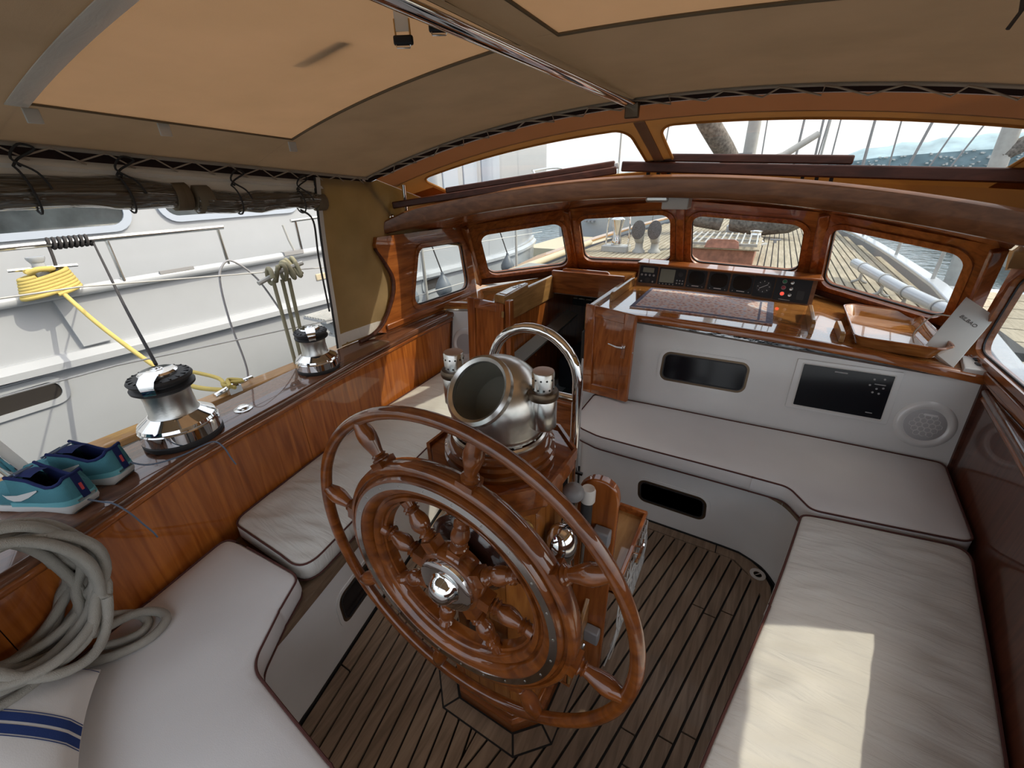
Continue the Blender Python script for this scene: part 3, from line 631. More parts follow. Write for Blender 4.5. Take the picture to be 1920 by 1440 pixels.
# ------------------------------------------------ valance with zip, side canvas
for sd in (-1, 1):
    v_ = root('trim_1' if sd < 0 else 'trim_2', (sd*1.37, 0, 1.7))
    MB().grid(lambda u, v: (sd*(1.372+.004*math.sin(v*3)), -1.25+2.15*u, zc(sd*1.36, -1.25+2.15*u)-.035-.075*v), 40, 3, thick=(sd*.003,0,0)).build('valance', M['tape'], v_)
    MB().grid(lambda u, v: (sd*(1.366), -1.25+2.15*u, zc(sd*1.36, -1.25+2.15*u)-.055-.012*v), 40, 1, thick=(sd*.003,0,0)).build('zip', M['zip_tape'], v_)
def zd(x, y): return 1.91+.03*x-.095*x*x-.30*(y-1.2)
for sd, nm in ((-1,'wall_dodger_port'),(1,'wall_dodger_starboard')):
    xs = 1.40 if sd < 0 else 1.47
    r = root(nm, (sd*xs, 1.4, .86))
    def f(u, v, sd=sd, xs=xs):
        y = .865+1.25*u-.05*(1-v)*(1-u); top = zc(sd*1.36, y)-.02 if y < 1.2 else zd(sd*1.36, y)
        return (sd*(xs*(1-v)+1.362*v+.028*math.sin(19*u+2*v)*math.sin(PI*v)+.012*math.sin(43*u-3*v)*math.sin(PI*v)), y, .862+(top-.862)*v)
    MB().grid(lambda u, v: f(u*.37, v), 10, 14, thick=(sd*.002,0,0)).build('side_canvas', M['canvas_side'], r, smooth=60)
    MB().grid(lambda u, v: f(.37+.63*u, .64+.36*v), 14, 5, thick=(sd*.002,0,0)).build('side_canvas', M['canvas_side'], r, smooth=60)
    e = [f(0, v/12) for v in range(13)]
    MB().loops([[(p[0]-sd*.004, p[1]+dy, p[2]) for dy in (-.004,.018)]+[(p[0]+sd*.004, p[1]+dy, p[2]) for dy in (.018,-.004)] for p in e]).build('hem', M['zip_tape'], r)
    MB().tube([(p[0], p[1]-.008, p[2]) for p in e], .006, 6).build('hem_rope', M['cord_dark'], r)
    g = [f(u/10*.42, .06) for u in range(11)]
    MB().loops([[(p[0]-sd*.003, p[1], p[2]-.04), (p[0]-sd*.003, p[1], p[2]+.02), (p[0], p[1], p[2]+.02), (p[0], p[1], p[2]-.04)] for p in g]).build('lower_hem', M['zip_tape'], r)
# ------------------------------------------------ dodger front with two soft windows
df = root('wall_dodger_front', (0, 1.7, 1.6))
def dens(P, n=5):
    out = []
    for a, b in zip(P, P[1:]+P[:1]):
        k = max(1, int(math.hypot(b[0]-a[0], b[1]-a[1])/.05))
        out += [(a[0]+(b[0]-a[0])*i/k, a[1]+(b[1]-a[1])*i/k) for i in range(k)]
    return out
MB().grid(lambda u, v: (-1.36+2.72*u, 1.19+.17*v, zd(-1.36+2.72*u, 1.19+.17*v)+.0), 40, 3, thick=(0,0,.002)).build('band', M['dodger_cloth'], df)
MB().tube([(-1.3+2.6*i/40, 1.225, zd(-1.3+2.6*i/40, 1.225)-.004) for i in range(41)], .004, 6).build('band_zip', M['zip_tape'], df)
for i, (x0, x1, nm) in enumerate(((-1.36,-.02,'window_10'),(-.02,1.36,'window_11'))):
    w_ = root(nm, ((x0+x1)/2, 1.7, 1.7))
    def mp(u, v, x0=x0, x1=x1, dz=0): x = x0+(x1-x0)*u; y = 1.355+(2.155-.18*x*x-1.355)*v; return V((x, y, zd(x, y)+dz))
    m0, m1 = ((.125,.045) if i == 0 else (.045,.14))
    inn = dens(rrect_uv(m0, .07, 1-m1, .72, .045, .12)); out = sq_ray(inn, (.5, .42))
    A, B = [mp(*p) for p in inn], [mp(*p) for p in out]
    MB().loops([B, A, [p+V((0,0,.003)) for p in A], [p+V((0,0,.003)) for p in B]], ring=True).build('window_border', M['dodger_border'], w_)
    def sk(u, v, x0=x0, x1=x1): p = mp(u, 1.0); zt = zr(p.x, min(p.y, yf(p.x)))+.038; return (p.x, p.y+.03*v, p.z+(min(zt, p.z-.01)-p.z)*v)
    MB().grid(sk, 20, 3, thick=(0,.002,0)).build('skirt', M['dodger_border'], w_)
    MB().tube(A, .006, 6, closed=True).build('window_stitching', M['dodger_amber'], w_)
    ua, ub = (.005,.11) if i == 0 else (.88,.995)
    MB().grid(lambda u, v: mp(ua+(ub-ua)*u, .30+.68*v, dz=-.003), 4, 10, thick=(0,0,.002)).build('corner_glow', M['dodger_amber'], w_)  # amber piece painted where sunlight glows through the corner cloth
    def pf(u, v): return mp(m0-.01+(1-m1-m0+.02)*u, .06+.67*v, dz=.0025)
    MB().grid(pf, 16, 8).build('pane', M['vinyl'], w_)
MB().loops([[(x, 1.36+.78*t, zd(x, 1.36+.78*t)-.005) for x in (-.042,.002)]+[(x, 1.36+.78*t, zd(x, 1.36+.78*t)-.001) for x in (.002,-.042)] for t in [i/8 for i in range(9)]]).build('centre_strap', M['dodger_cloth'], df)
# ================================================================== canopy hardware
t = thing('canopy_tube', 'polished steel tube running fore and aft under the canvas canopy', 'tube', (0, 1.17, 1.9))
MB().tube([(0,-1.2,1.9), (0,.4,1.9), (0,1.175,1.9)], .0175, 20).build('tube', M['chrome'], t)
MB().obox((0,1.185,1.885), (.05,.02,.06)).build('tube_bracket', M['bronze_frame'], t, bevel=.004)
t = thing('frame_strut', 'short slanting steel strut at the port end of the doghouse roof', 'strut', (-1.42, 1.3, 1.47))
MB().tube([(-1.375,1.135,1.70),(-1.40,1.33,1.495)], .0125, 14).build('tube', M['chrome'], t); MB().sphere((-1.40,1.335,1.49), .022).build('foot', M['chrome'], t)
t = thing('frame_strut', 'upright steel strut beside the slanting strut on the doghouse roof', 'strut', (-1.33, 1.40, 1.5))
MB().tube([(-1.30,1.37,1.77),(-1.335,1.40,1.505)], .0115, 14).build('tube', M['chrome'], t); MB().lathe([(.022,0),(.022,.008),(.013,.012),(.013,.03)], (-1.336,1.40,1.487)).build('foot', M['chrome'], t)
for (x, y, z), lab in (((-.105,.15,1.906), 'black strap buckle hanging beside the canopy tube, the one further to port'), ((-.026,.15,1.912), 'black strap buckle hanging in front of the canopy tube')):
    t = thing('strap_buckle', lab, 'buckle', (x, y, z+.02), 'strap buckles under the canopy')
    R_ = Matrix.Rotation(.5, 3, 'Z')
    MB().obox((x, y, z+.012), (.024, .002, .034), R_).build('webbing', M['zip_tape'], t)
    for s in (-1, 1): o = R_@V((s*.0125,0,0)); MB().tube([(x+o.x, y+o.y, z+.012), (x+o.x, y+o.y, z-.014)], .0016, 6).build('wire_side', M['brass'], t)
    MB().obox((x, y, z-.017), (.034, .009, .014), R_).build('buckle_body', M['black_plastic'], t, bevel=.003)
    p0, p1 = R_@V((-.012,-.004,0)), R_@V((.012,-.004,0)); MB().tube([(x+p0.x,y+p0.y,z-.024),(x+p0.x*.9,y+p0.y,z-.028),(x+p1.x*.9,y+p1.y,z-.028),(x+p1.x,y+p1.y,z-.024)], .0015, 6).build('wire_end', M['steel'], t)
t = MB().tube([(.745,.50,1.905),(.75,.49,1.87),(.742,.485,1.85)], .003, 6).build('loose_cord', M['cord_dark'], None); tag(t, 'short dark cord end hanging from the canopy at the right', 'cord')
# rolled side curtains
def roll(y0, y1, z0, z1, r0, r1, label, x=-1.378):
    t = thing('rolled_curtain', label, 'curtain', (x, (y0+y1)/2, z0), 'rolled clear curtains under the port valance')
    n = 26; P, R_ = [], []
    for i in range(n+1):
        u = i/n; P.append((x+.006*math.sin(11*u), y0+(y1-y0)*u, z0+(z1-z0)*u-.008*math.sin(PI*u*2))); R_.append((r0+(r1-r0)*u)*(1+.08*math.sin(17*u)+.05*math.sin(31*u+1)))
    MB().tube(P, R_, 14).build('roll', M['vinyl_roll'], t, smooth=70)
    for e, d in ((0, 1), (n, -1)):
        a = V(P[e]); b = a+V((0, d*.05, 0)); MB().tube([a-V((0,d*.008,0)), a, b], [R_[e]*.7, R_[e]*1.12, R_[e]*1.1], 14).build('end_cap', M['curtain_end'], t, smooth=70)
    return t
roll(-.75, .315, 1.700, 1.640, .056, .045, 'rolled clear vinyl curtain tied up beside the big winch, the longer one')
roll(.335, .895, 1.628, 1.592, .043, .036, 'rolled clear vinyl curtain tied up next to the dodger side, the shorter one')
for k, (y, z, r, lab) in enumerate(((-.10,1.674,.059,'dark cord tie at the left end of the longer rolled curtain'), (.125,1.655,.053,'dark cord tie in the middle of the longer rolled curtain'), (.475,1.622,.049,'dark cord tie on the left half of the shorter rolled curtain'), (.755,1.603,.045,'dark cord tie on the right half of the shorter rolled curtain'))):
    x = -1.372; P = [(x+(r+.002)*math.cos(a), y+.012*math.sin(a*.5), z+(r+.006)*math.sin(a)) for a in [2*PI*i/22+1.2 for i in range(23)]]
    Q = spline([P[-1], (x+.02,y+.01,z+r+.02), (x+.03,y+.05,z+r+.045), (x+.03,y+.02,z+r+.055), (x+.025,y-.005,z+r+.02), (x+.045,y+.03,z+r-.015), (x+.05,y+.045,z)], 5)
    o = MB().tube(P+Q, .0032, 6).build('curtain_tie', M['cord_dark'], None); tag(o, lab, 'cord', 'cord ties on the rolled curtains')
# strap lying on top of the port roof panel and the boom above the canopy: their shadows show through the cloth
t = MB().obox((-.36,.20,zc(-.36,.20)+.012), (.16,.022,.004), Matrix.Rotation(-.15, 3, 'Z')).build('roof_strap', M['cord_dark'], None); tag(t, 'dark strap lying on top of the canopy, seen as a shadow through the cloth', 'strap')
t = thing('mizzen_boom', 'boom with a furled sail above the canopy', 'boom', (-.55,-1.0,2.5)); MB().tube([(-.70,-3.2,2.62),(-.42,-.10,2.45)], .10, 12).build('boom', M['spar'], t); MB().tube([(-.70,-3.2,2.80),(-.42,-.15,2.60)], .12, 12).build('furled_sail', M['sail_cover'], t)
t = thing('sun_block_curtain', 'added half lowered curtain, unseen on the starboard side, blocking the sun', 'curtain', (1.38,0,1.35))  # added out of frame to hold the sun off the floor
MB().grid(lambda u, v: (1.378+.008*math.sin(14*u)*v, -1.2+2.03*u, zc(1.36, -1.2+2.03*u)-.10-(.35-.03*u)*v), 30, 5, thick=(.003,0,0)).build('cloth', M['canvas_side'], t)
MB().tube([(1.382,-1.2+2.03*i/20,zc(1.36,-1.2+2.03*i/20)-.46+.03*i/20) for i in range(21)], .03, 12).build('roll', M['vinyl_roll'], t)
t = thing('frame_tube', 'polished steel canopy leg standing on the coaming left of the shoes', 'tube', (-1.36,-.43,ZC))
MB().tube([(-1.352,-.425,ZC),(-1.36,-.50,1.20),(-1.365,-.62,1.72)], .019, 16).build('tube', M['chrome'], t); MB().lathe([(.034,0),(.034,.006),(.024,.014)], (-1.352,-.425,ZC), n=20).build('foot', M['chrome'], t)
MB().loops([[(x, y, z), (x, y-.05, z), (x+.003, y-.05, z), (x+.003, y, z)] for x, y, z in ((-1.34,-.385,ZC),(-1.35,-.46,1.2),(-1.36,-.58,1.70))]).build('zip_edge', M['zip_tape'], t)
# ================================================================== cushions
def cushion(name, label, poly, rads, z0, z1, mat, group, crown=.010, wrk=0.0):
    P = fillet(poly, rads, 9)
    a = sum(P[i-1][0]*P[i][1]-P[i][0]*P[i-1][1] for i in range(len(P)))
    if a < 0: P = P[::-1]
    Q = []                                                   # subdivide long edges for a softer outline
    for p, q in zip(P, P[1:]+P[:1]):
        k = max(1, int(math.hypot(q[0]-p[0], q[1]-p[1])/.05)); Q += [(p[0]+(q[0]-p[0])*i/k, p[1]+(q[1]-p[1])*i/k) for i in range(k)]
    P = Q; cx = sum(p[0] for p in P)/len(P); cy = sum(p[1] for p in P)/len(P)
    t = thing(name, label, 'cushion', (cx, cy, z0), group)
    wob = lambda i, s: .0012*math.sin(i*.43+s*2)
    Ls = []
    for ins, z in ((.03, z0), (.006, z0+.006), (-.002, z0+.03), (.0, z1-.014), (.004, z1-.005), (.012, z1)):
        I = inset2(P, ins); Ls.append([(p[0]+wob(k, 1)*(z > z0), p[1]+wob(k, 2)*(z > z0), z) for k, p in enumerate(I)])
    mb = MB().loops(Ls, cap1=False)
    B = Ls[-1]; nB = len(B); base = len(mb.v)-nB
    xs = [p[0] for p in B]; ys = [p[1] for p in B]; pts = [V((p[0], p[1])) for p in B]; step = .015 if wrk else .03
    def dist(x, y):
        d = 9.
        for i in range(nB):
            p, q = B[i-1], B[i]; ex, ey = q[0]-p[0], q[1]-p[1]; l = ex*ex+ey*ey; tt = 0 if l < 1e-12 else max(0, min(1, ((x-p[0])*ex+(y-p[1])*ey)/l)); d = min(d, math.hypot(x-p[0]-tt*ex, y-p[1]-tt*ey))
        return d
    def inside(x, y):
        c = False
        for i in range(nB):
            p, q = B[i-1], B[i]
            if (p[1] > y) != (q[1] > y) and x < (q[0]-p[0])*(y-p[1])/(q[1]-p[1])+p[0]: c = not c
        return c
    yy = min(ys)+step/2; row = 0
    while yy < max(ys):
        xx = min(xs)+(step/2 if row % 2 else 0)
        while xx < max(xs):
            if inside(xx, yy) and dist(xx, yy) > .012: pts.append(V((xx, yy)))
            xx += step
        yy += step; row += 1
    from mathutils.geometry import delaunay_2d_cdt
    vo, eo, fo, ov, oe, of_ = delaunay_2d_cdt(pts, [(i, (i+1) % nB) for i in range(nB)], [], 1, 1e-6)
    from mathutils import noise
    mp_ = []
    for k, v2 in enumerate(vo):
        src = [o_ for o_ in ov[k] if o_ < nB]
        if src: mp_.append(base+src[0]); continue
        d = dist(v2.x, v2.y); wf_ = wrk*math.exp(-((d-.10)/.10)**2)
        z = z1+crown*(1-math.exp(-d/.05))+.004*noise.noise(V((v2.x*5, v2.y*5, z1)))*min(1, d/.06)+wf_*noise.noise(V((v2.x*7+v2.y*3, v2.y*26-v2.x*9, 2)))*min(1, d/.02)
        mb.v.append((v2.x, v2.y, z)); mp_.append(len(mb.v)-1)
    mb.f += [tuple(mp_[i] for i in f) for f in fo]
    mb.build('cover', mat, t, smooth=75)
    for nm, ins, z in (('piping_top', .003, z1-.002), ('piping_bottom', .003, z0+.008)):
        I = inset2(P, ins); MB().tube([(p[0]+wob(k,1), p[1]+wob(k,2), z) for k, p in enumerate(I)], .0036, 6, closed=True).build(nm, M['piping'], t)
    return t
CG = 'white cockpit seat cushions with brown piping'
cushion('seat_cushion', 'white cushion on the forward bench below the dark screen and round speaker', [(-.195,1.60),(-.195,1.30),(-.14,1.20),(-.02,1.165),(.66,1.175),(.79,1.175),(.865,1.065),(1.34,1.145),(1.385,1.685)], [.05,.12,.08,.10,.05,.06,.05,.05,.05], ZB, .515, M['cushion'], CG)
cushion('seat_cushion', 'white cushion along the starboard bench with sun patches on its wrinkled cover', [(.832,1.035),(.735,.55),(.607,.0),(.535,-.38),(1.04,-.38),(1.12,0),(1.19,.36),(1.325,1.118)], [.05,.3,.3,.03,.03,.3,.3,.06], ZB, .513, M['cushion_wrinkled'], CG, wrk=.014)
cushion('seat_cushion', 'white cushion on the port bench between the binnacle and the wooden coaming', [(-.600,-.068),(-.655,.25),(-.715,.72),(-.90,1.57),(-1.23,1.585),(-1.195,.80),(-1.085,.12),(-1.05,-.058)], [.07,.3,.3,.05,.05,.3,.2,.06], ZB, .513, M['cushion_wrinkled'], CG, wrk=.014)
cushion('seat_cushion', 'large L-shaped white cushion in front, with the rope coil and striped pillow on it', [(-.990,-.105),(-.935,-.38),(-.83,-.95),(.5,-.95),(.5,-.385),(-.09,-.36),(-.455,-.325),(-.54,-.19),(-.598,-.082)], [.05,.1,.05,.02,.02,.3,.09,.2,.06], ZB, .515, M['cushion'], CG)
# ================================================================== steering wheel
HZ = .7827
t = thing('ship_wheel', 'varnished wooden ship wheel with eight turned spokes, outer rim and chrome hub', 'steering wheel', (0, 0, HZ))
RR = .4576
MB().tube([(RR*math.cos(a), 0, HZ+RR*math.sin(a)) for a in [2*PI*i/96 for i in range(96)]], .0155, 16, closed=True).build('outer_rim', M['wheel_wood'], t)
fy = V((0,-1,0))
MB().lathe([(.222,-.022),(.226,.002),(.232,.004),(.234,.014),(.240,.020),(.250,.022),(.252,.015),(.258,.014),(.262,.026),(.270,.031),(.276,.034),(.307,.035),(.311,.030),(.312,.021),(.318,.020),(.320,.026),(.328,.026),(.336,.018),(.339,.004),(.337,-.014),(.322,-.026),(.250,-.028)], (0,0,HZ), fy, 96, closed=True).build('felloe_ring', M['wheel_wood'], t, smooth=50)
band = MB().lathe([(.2825,.033),(.2825,.0365),(.3005,.0365),(.3005,.033)], (0,0,HZ), fy, 96, closed=True).build('inlay_band', M['steel'], t)
for k in range(24):
    a = 2*PI*(k+.3)/24; MB().lathe([(.0028,.036),(.0028,.0375),(.0005,.0378)], (.2915*math.cos(a),0,HZ+.2915*math.sin(a)), fy, 8).build('screw', M['brushed'], band)
A0 = math.radians(32)
for k in range(8):
    a = A0+k*PI/4; d = V((math.cos(a), 0, math.sin(a))); s = V((-math.sin(a), 0, math.cos(a)))
    m3 = Matrix((d, V((0,1,0)), s)).transposed()
    # inner turned spoke
    sp = MB().lathe([(r_*1.15, h_) for r_, h_ in [(.012,.110),(.017,.114),(.0125,.118),(.0185,.123),(.0135,.128),(.0185,.133),(.0125,.138),(.015,.143),(.0195,.155),(.0205,.165),(.018,.180),(.0135,.192),(.0125,.197),(.0175,.201),(.0125,.206),(.0175,.210),(.013,.215),(.015,.232)]], (0,0,HZ), d, 16)
    sp.obox(V((0,0,HZ))+d*.092, (.05,.038,.036), m3).build('spoke', M['wheel_wood'], t, smooth=45)
    h = MB().lathe([(r_*1.12, h_) for r_, h_ in [(.0155,.345),(.0185,.349),(.0185,.352),(.0125,.356),(.0165,.360),(.0125,.364),(.0135,.372),(.0185,.395),(.0205,.410),(.0195,.425),(.016,.440),(.0135,.452)]], (0,0,HZ), d, 16)
    h.obox(V((0,0,HZ))+d*.336, (.022,.045,.042), m3).build('handle', M['wheel_wood'], t, smooth=45)
MB().lathe([(.062,-.035),(.088,-.030),(.092,-.010),(.092,.012),(.086,.022),(.07,.026)], (0,0,HZ), fy, 32).build('nave', M['wheel_wood'], t, smooth=45)
MB().lathe([(.076,.022),(.078,.026),(.076,.033),(.070,.036),(.048,.036)], (0,0,HZ), fy, 48).build('hub_plate', M['chrome'], t, smooth=40)
MB().lathe([(.044,.034),(.043,.038),(.039,.040),(.036,.052),(.030,.062),(.020,.069),(.010,.0715),(.001,.072)], (0,0,HZ), fy, 48).build('hub_dome', M['chrome'], t, smooth=60)
MB().lathe([(.022,-.16),(.022,-.03)], (0,0,HZ), fy, 20).build('axle', M['steel'], t)
# ================================================================== pedestal
t = thing('steering_pedestal', 'octagonal varnished wooden pedestal standing on the teak floor behind the wheel', 'pedestal', (0, .24, 0))
col = octo(.150, .060, .098, .385); base = octo(.178, .072, .076, .42)
def oct_prism(P, z0, z1, name, mat, bev=.004, inner=None):
    return MB().prism([(x, y, z0) for x, y in P], (0,0,z1-z0)).build(name, mat, t, smooth=0, bevel=bev)
MB().loops([[(x, y, .0) for x, y in base], [(x, y, .05) for x, y in base], [(x, y, .058) for x, y in octo(.166,.066,.086,.40)], [(x, y, .075) for x, y in octo(.160,.064,.090,.395)]]).build('base_moulding', M['mahogany'], t, smooth=20, bevel=.003)
for i in range(8):
    j = (i+1) % 8; a, b = V(col[i]), V(col[j]); e = (b-a).normalized(); nrm = V((e.y, -e.x)); L_ = (b-a).length; n = 3 if L_ > .13 else 1
    for k in range(n):
        p, q = a+e*(L_*k/n+.001), a+e*(L_*(k+1)/n-.001)
        MB().prism([(p.x,p.y,.06),(q.x,q.y,.06),(q.x-nrm.x*.02,q.y-nrm.y*.02,.06),(p.x-nrm.x*.02,p.y-nrm.y*.02,.06)], (0,0,.88)).build('stave', M['pedestal_wood'], t, smooth=0)
MB().prism([(x, y, .06) for x, y in octo(.131,.05,.118,.365)], (0,0,.87)).build('core', M['dark_inside'], t, smooth=0)
top = octo(.182, .088, .070, .412)
MB().loops([[(x, y, .925) for x, y in octo(.152,.064,.096,.388)], [(x, y, .955) for x, y in octo(.166,.074,.084,.40)], [(x, y, .962) for x, y in octo(.176,.082,.075,.406)], [(x, y, .968) for x, y in top], [(x, y, 1.012) for x, y in top], [(x, y, 1.02) for x, y in octo(.176,.084,.076,.406)]]).build('top_slab', M['mahogany'], t, smooth=20, bevel=.002)
MB().loops([[(x, y, z) for x, y in octo(h, c, y0, y1)] for h, c, y0, y1, z in ((.186,.090,.066,.416,1.0),(.186,.090,.066,.416,1.03),(.178,.086,.074,.408,1.03),(.178,.086,.074,.408,1.0))], ring=True).build('top_rim', M['mahogany'], t, smooth=20)
MB().lathe([(.148,.0),(.148,.012),(.142,.016),(.146,.024),(.146,.034),(.138,.040),(.140,.050),(.134,.058),(.126,.062),(.115,.064)], (0,.24,1.018), n=64).build('turned_plinth', M['wheel_wood'], t, smooth=45)
# steering box drum behind the wheel
MB().lathe([(.10,.0),(.118,.004),(.122,.010),(.122,.022),(.112,.028),(.108,.034),(.085,.04),(.03,.045)], (-.01,.098,HZ), fy, 48).build('gear_drum', M['dark_drum'], t, smooth=45)
# recessed red pull knob on the chamfered corner
kd = V((.707,-.707,0)); kc = V((.122,.127,.885))
MB().lathe([(.034,.0),(.034,.004),(.029,.006),(.026,.002),(.0,.002)], kc, kd, 28, caps=False).build('knob_plate', M['brass'], t)
MB().lathe([(.012,.0),(.012,.018),(.018,.022),(.019,.034),(.016,.040),(.008,.041)], kc, kd+V((0,0,-.15)), 24).build('pull_knob', M['red_plastic'], t)
# open pocket on the starboard side of the pedestal
MB().prism([(.150,.205,.20),(.150,.225,.20),(.245,.225,.20),(.245,.205,.20)], (0,0,.11)).build('pocket_front', M['mahogany_up'], t, smooth=0, bevel=.003)
MB().prism([(.236,.205,.20),(.236,.385,.20),(.236,.385,.475),(.236,.365,.475),(.236,.205,.305)], (.014,0,0)).build('pocket_side', M['light_teak'], t, smooth=0, bevel=.003)
MB().box((.15,.205,.19), (.25,.385,.205)).build('pocket_bottom', M['mahogany'], t); MB().box((.15,.375,.20), (.25,.385,.46)).build('pocket_back', M['mahogany_up'], t)
# panel cut in the aft face
MB().box((-.045,.092,.33), (.03,.099,.45)).build('access_plate', M['grey_lid'], t, bevel=.002)
# ================================================================== binnacle
BC = V((0,.24,1.165)); BR_ = .122
t = thing('binnacle', 'polished metal compass binnacle with oval viewing opening on the pedestal', 'compass', (0, .24, 1.082))
va = V((-.10,-.74,.66)).normalized()                         # direction of the viewing opening
def ball(R0, cut, o, n=56):
    prof = []
    for i in range(22):
        a = cut+(PI-cut-.95)*i/21; prof.append((R0*math.sin(a), R0*math.cos(a)))
    return prof
# body: sphere with an opening about va, truncated below by the plinth
Ls = []
ca = math.acos(.085/BR_*.0+.72)
u_ = va.orthogonal().normalized(); w_ = va.cross(u_); n = 64
for i in range(26):
    a = ca+(PI-ca)*i/25; L_ = []
    for k in range(n):
        b = 2*PI*k/n; p = BC+BR_*(math.cos(a)*va+math.sin(a)*(math.cos(b)*u_+math.sin(b)*w_))
        if p.z < 1.165:                                      # straight skirt below the equator
            q = V((p.x-BC.x, p.y-BC.y)); 
            if q.length > 1e-6: q = q.normalized()*BR_ if p.z > 1.10 else q
            p = V((BC.x+q.x, BC.y+q.y, max(p.z, 1.08)))
        L_.append(p)
    Ls.append(L_)
MB().loops(Ls, cap0=False, cap1=True).build('dome', M['binnacle_metal'], t, smooth=60)
oc = BC+va*(BR_*math.cos(ca)); orad = BR_*math.sin(ca)
MB().lathe([(orad-.010,-.004),(orad-.012,.010),(orad-.004,.016),(orad+.004,.010),(orad+.004,-.006)], oc, va, 56, closed=True).build('opening_rim', M['binnacle_metal'], t, smooth=50)
MB().lathe([(orad-.008,.004),(.001,.004)], oc, va, 48).build('opening_glass', M['dark_glass'], t)
MB().lathe([(orad-.008,-.004),(orad-.012,-.05),(orad-.014,-.09),(.001,-.092)], oc, va, 48, caps=False).build('compass_well', M['binnacle_inside'], t)
cdp = BC+V((.0,-.01,-.045)); MB().lathe([(.072,0),(.072,.004),(.066,.006),(.001,.006)], cdp, V((-.05,-.25,.97)), 40).build('compass_card', M['dark_print'], t)
MB().lathe([(.120,.0),(.124,.004),(.124,.010),(.119,.014)], (0,.24,1.080), n=56, closed=False, caps=False).build('skirt_ring', M['binnacle_metal'], t)
MB().obox((.095,.17,1.115), (.022,.006,.035), Matrix.Rotation(.9, 3, 'Z')).build('hasp', M['brushed'], t, bevel=.002)
for k in range(6):
    a = -2.2+k*.5; MB().sphere((.119*math.cos(a), .24+.119*math.sin(a), 1.10), .0028, 8, 5).build('rivet', M['brushed'], t)
for sx, yy in ((-1,.235), (1,.235)):
    bx = sx*.128
    L_ = MB().lathe([(.030,0),(.033,.004),(.033,.080),(.030,.084)], (bx,yy,1.135), n=28).build('lamp_housing', M['binnacle_metal'], t, smooth=45)
    MB().lathe([(.035,.078),(.037,.082),(.037,.092),(.034,.098),(.026,.098)], (bx,yy,1.135), n=28).build('collar', M['bronze_frame'], L_, smooth=45)
    MB().lathe([(.026,.094),(.026,.142),(.024,.145),(.0225,.143),(.0005,.140)], (bx,yy,1.135), n=28).build('chimney', M['binnacle_metal'], L_, smooth=45)
    MB().lathe([(.0235,.139),(.0245,.146),(.0005,.1475)], (bx,yy,1.135), n=28).build('chimney_cap', M['copper_cap'], L_)
    for row, zz in enumerate((.106,.130)):
        for k in range(12):
            a = 2*PI*(k+.5*row)/12; d = V((math.cos(a), math.sin(a), 0)); MB().lathe([(.0024,0),(.0024,.0008)], V((bx,yy,1.135+zz))+d*.0258, d, 8).build('vent_hole', M['caulk'], L_)
    MB().obox((sx*.108, yy, 1.175), (.03, .05, .06)).build('bracket', M['binnacle_metal'], L_, bevel=.004)
# ================================================================== guard hoop
t = thing('grab_hoop', 'polished steel grab hoop arching behind the binnacle', 'grab rail', (0, .43, .5))
hp = [(-.138,.43,.06),(-.138,.43,.6),(-.138,.43,1.155)] + [(.138*math.cos(PI-a), .43, 1.165+.138*math.sin(a)) for a in [PI*i/18 for i in range(19)]] + [(.138,.43,1.155),(.138,.43,.6),(.138,.43,.06)]
MB().tube(hp, .0145, 16).build('hoop', M['chrome'], t)
MB().tube([(-.138,.43,1.115),(.138,.43,1.115)], .012, 14).build('crossbar', M['chrome'], t)
for s in (-1, 1): MB().lathe([(.026,0),(.026,.006),(.018,.010)], (s*.138,.43,.008), n=20).build('foot_flange', M['chrome'], t)
MB().obox((.155,.425,.87), (.03,.008,.008)).build('clip', M['black_plastic'], t)
# ================================================================== engine controls and the folding table beside the pedestal
t = thing('engine_control', 'chrome engine control head with two levers at the side of the pedestal', 'engine control', (.18, .22, .3))
MB().lathe([(.032,0),(.036,.02),(.036,.06),(.043,.075),(.045,.10),(.040,.125),(.028,.145),(.012,.155)], (.197,.215,.70), n=28).build('control_head', M['chrome'], t, smooth=45)
MB().lathe([(.030,0),(.030,.24)], (.197,.215,.47), n=24).build('control_housing', M['brushed'], t)
l1 = MB().tube([(.205,.255,.62),(.203,.27,.91)], .007, 10).build('lever', M['black_plastic'], t)
MB().sphere((.203,.270,.932), .029, 20, 12, (1,1,.88)).build('ball_knob', M['grey_plastic'], l1)
l2 = MB().tube([(.230,.29,.62),(.233,.30,.90)], .007, 10).build('lever', M['steel'], t)
MB().lathe([(.018,0),(.020,.004),(.020,.036),(.017,.044),(.010,.042)], (.233,.30,.892), n=20).build('cap_knob', M['white_plastic'], l2, smooth=45)
MB().lathe([(.016,0),(.016,.10)], (.232,.298,.79), n=16).build('lever_sleeve', M['rubber'], l2)
t = thing('folding_table', 'varnished upright board with grey hinge blocks and a tray behind it beside the pedestal', 'table', (.25, .5, .0))
out = [(.205,.10),(.285,.10),(.305,.125),(.305,.875)] + [tuple(p[:2]) for p in spline([(.305,.895,0),(.295,.930,0),(.265,.952,0),(.225,.950,0),(.196,.920,0)], 4)] + [(.190,.88),(.190,.115)]
MB().prism([(x, .345+.10*(x-.25), z-.02) for x, z in out], (-.003,.030,0)).build('upright_board', M['mahogany_up'], t, smooth=40, bevel=.005)
for z in (.755, .315): MB().obox((.272,.328,z), (.050,.032,.055)).build('hinge_block', M['grey_plastic'], t, bevel=.005)
MB().tube([(.255,.315,.27),(.25,.30,.255),(.235,.30,.25)], .006, 8).build('latch', M['steel'], t)
MB().box((.205,.38,.478), (.325,.755,.490)).build('tray_bottom', M['light_teak'], t)
for a, b in (((.205,.38,.478),(.325,.392,.512)), ((.205,.743,.478),(.325,.757,.52)), ((.313,.38,.478),(.327,.757,.515)), ((.203,.38,.478),(.215,.757,.51))): MB().box(a, b).build('tray_lip', M['mahogany_fore'], t, bevel=.003)
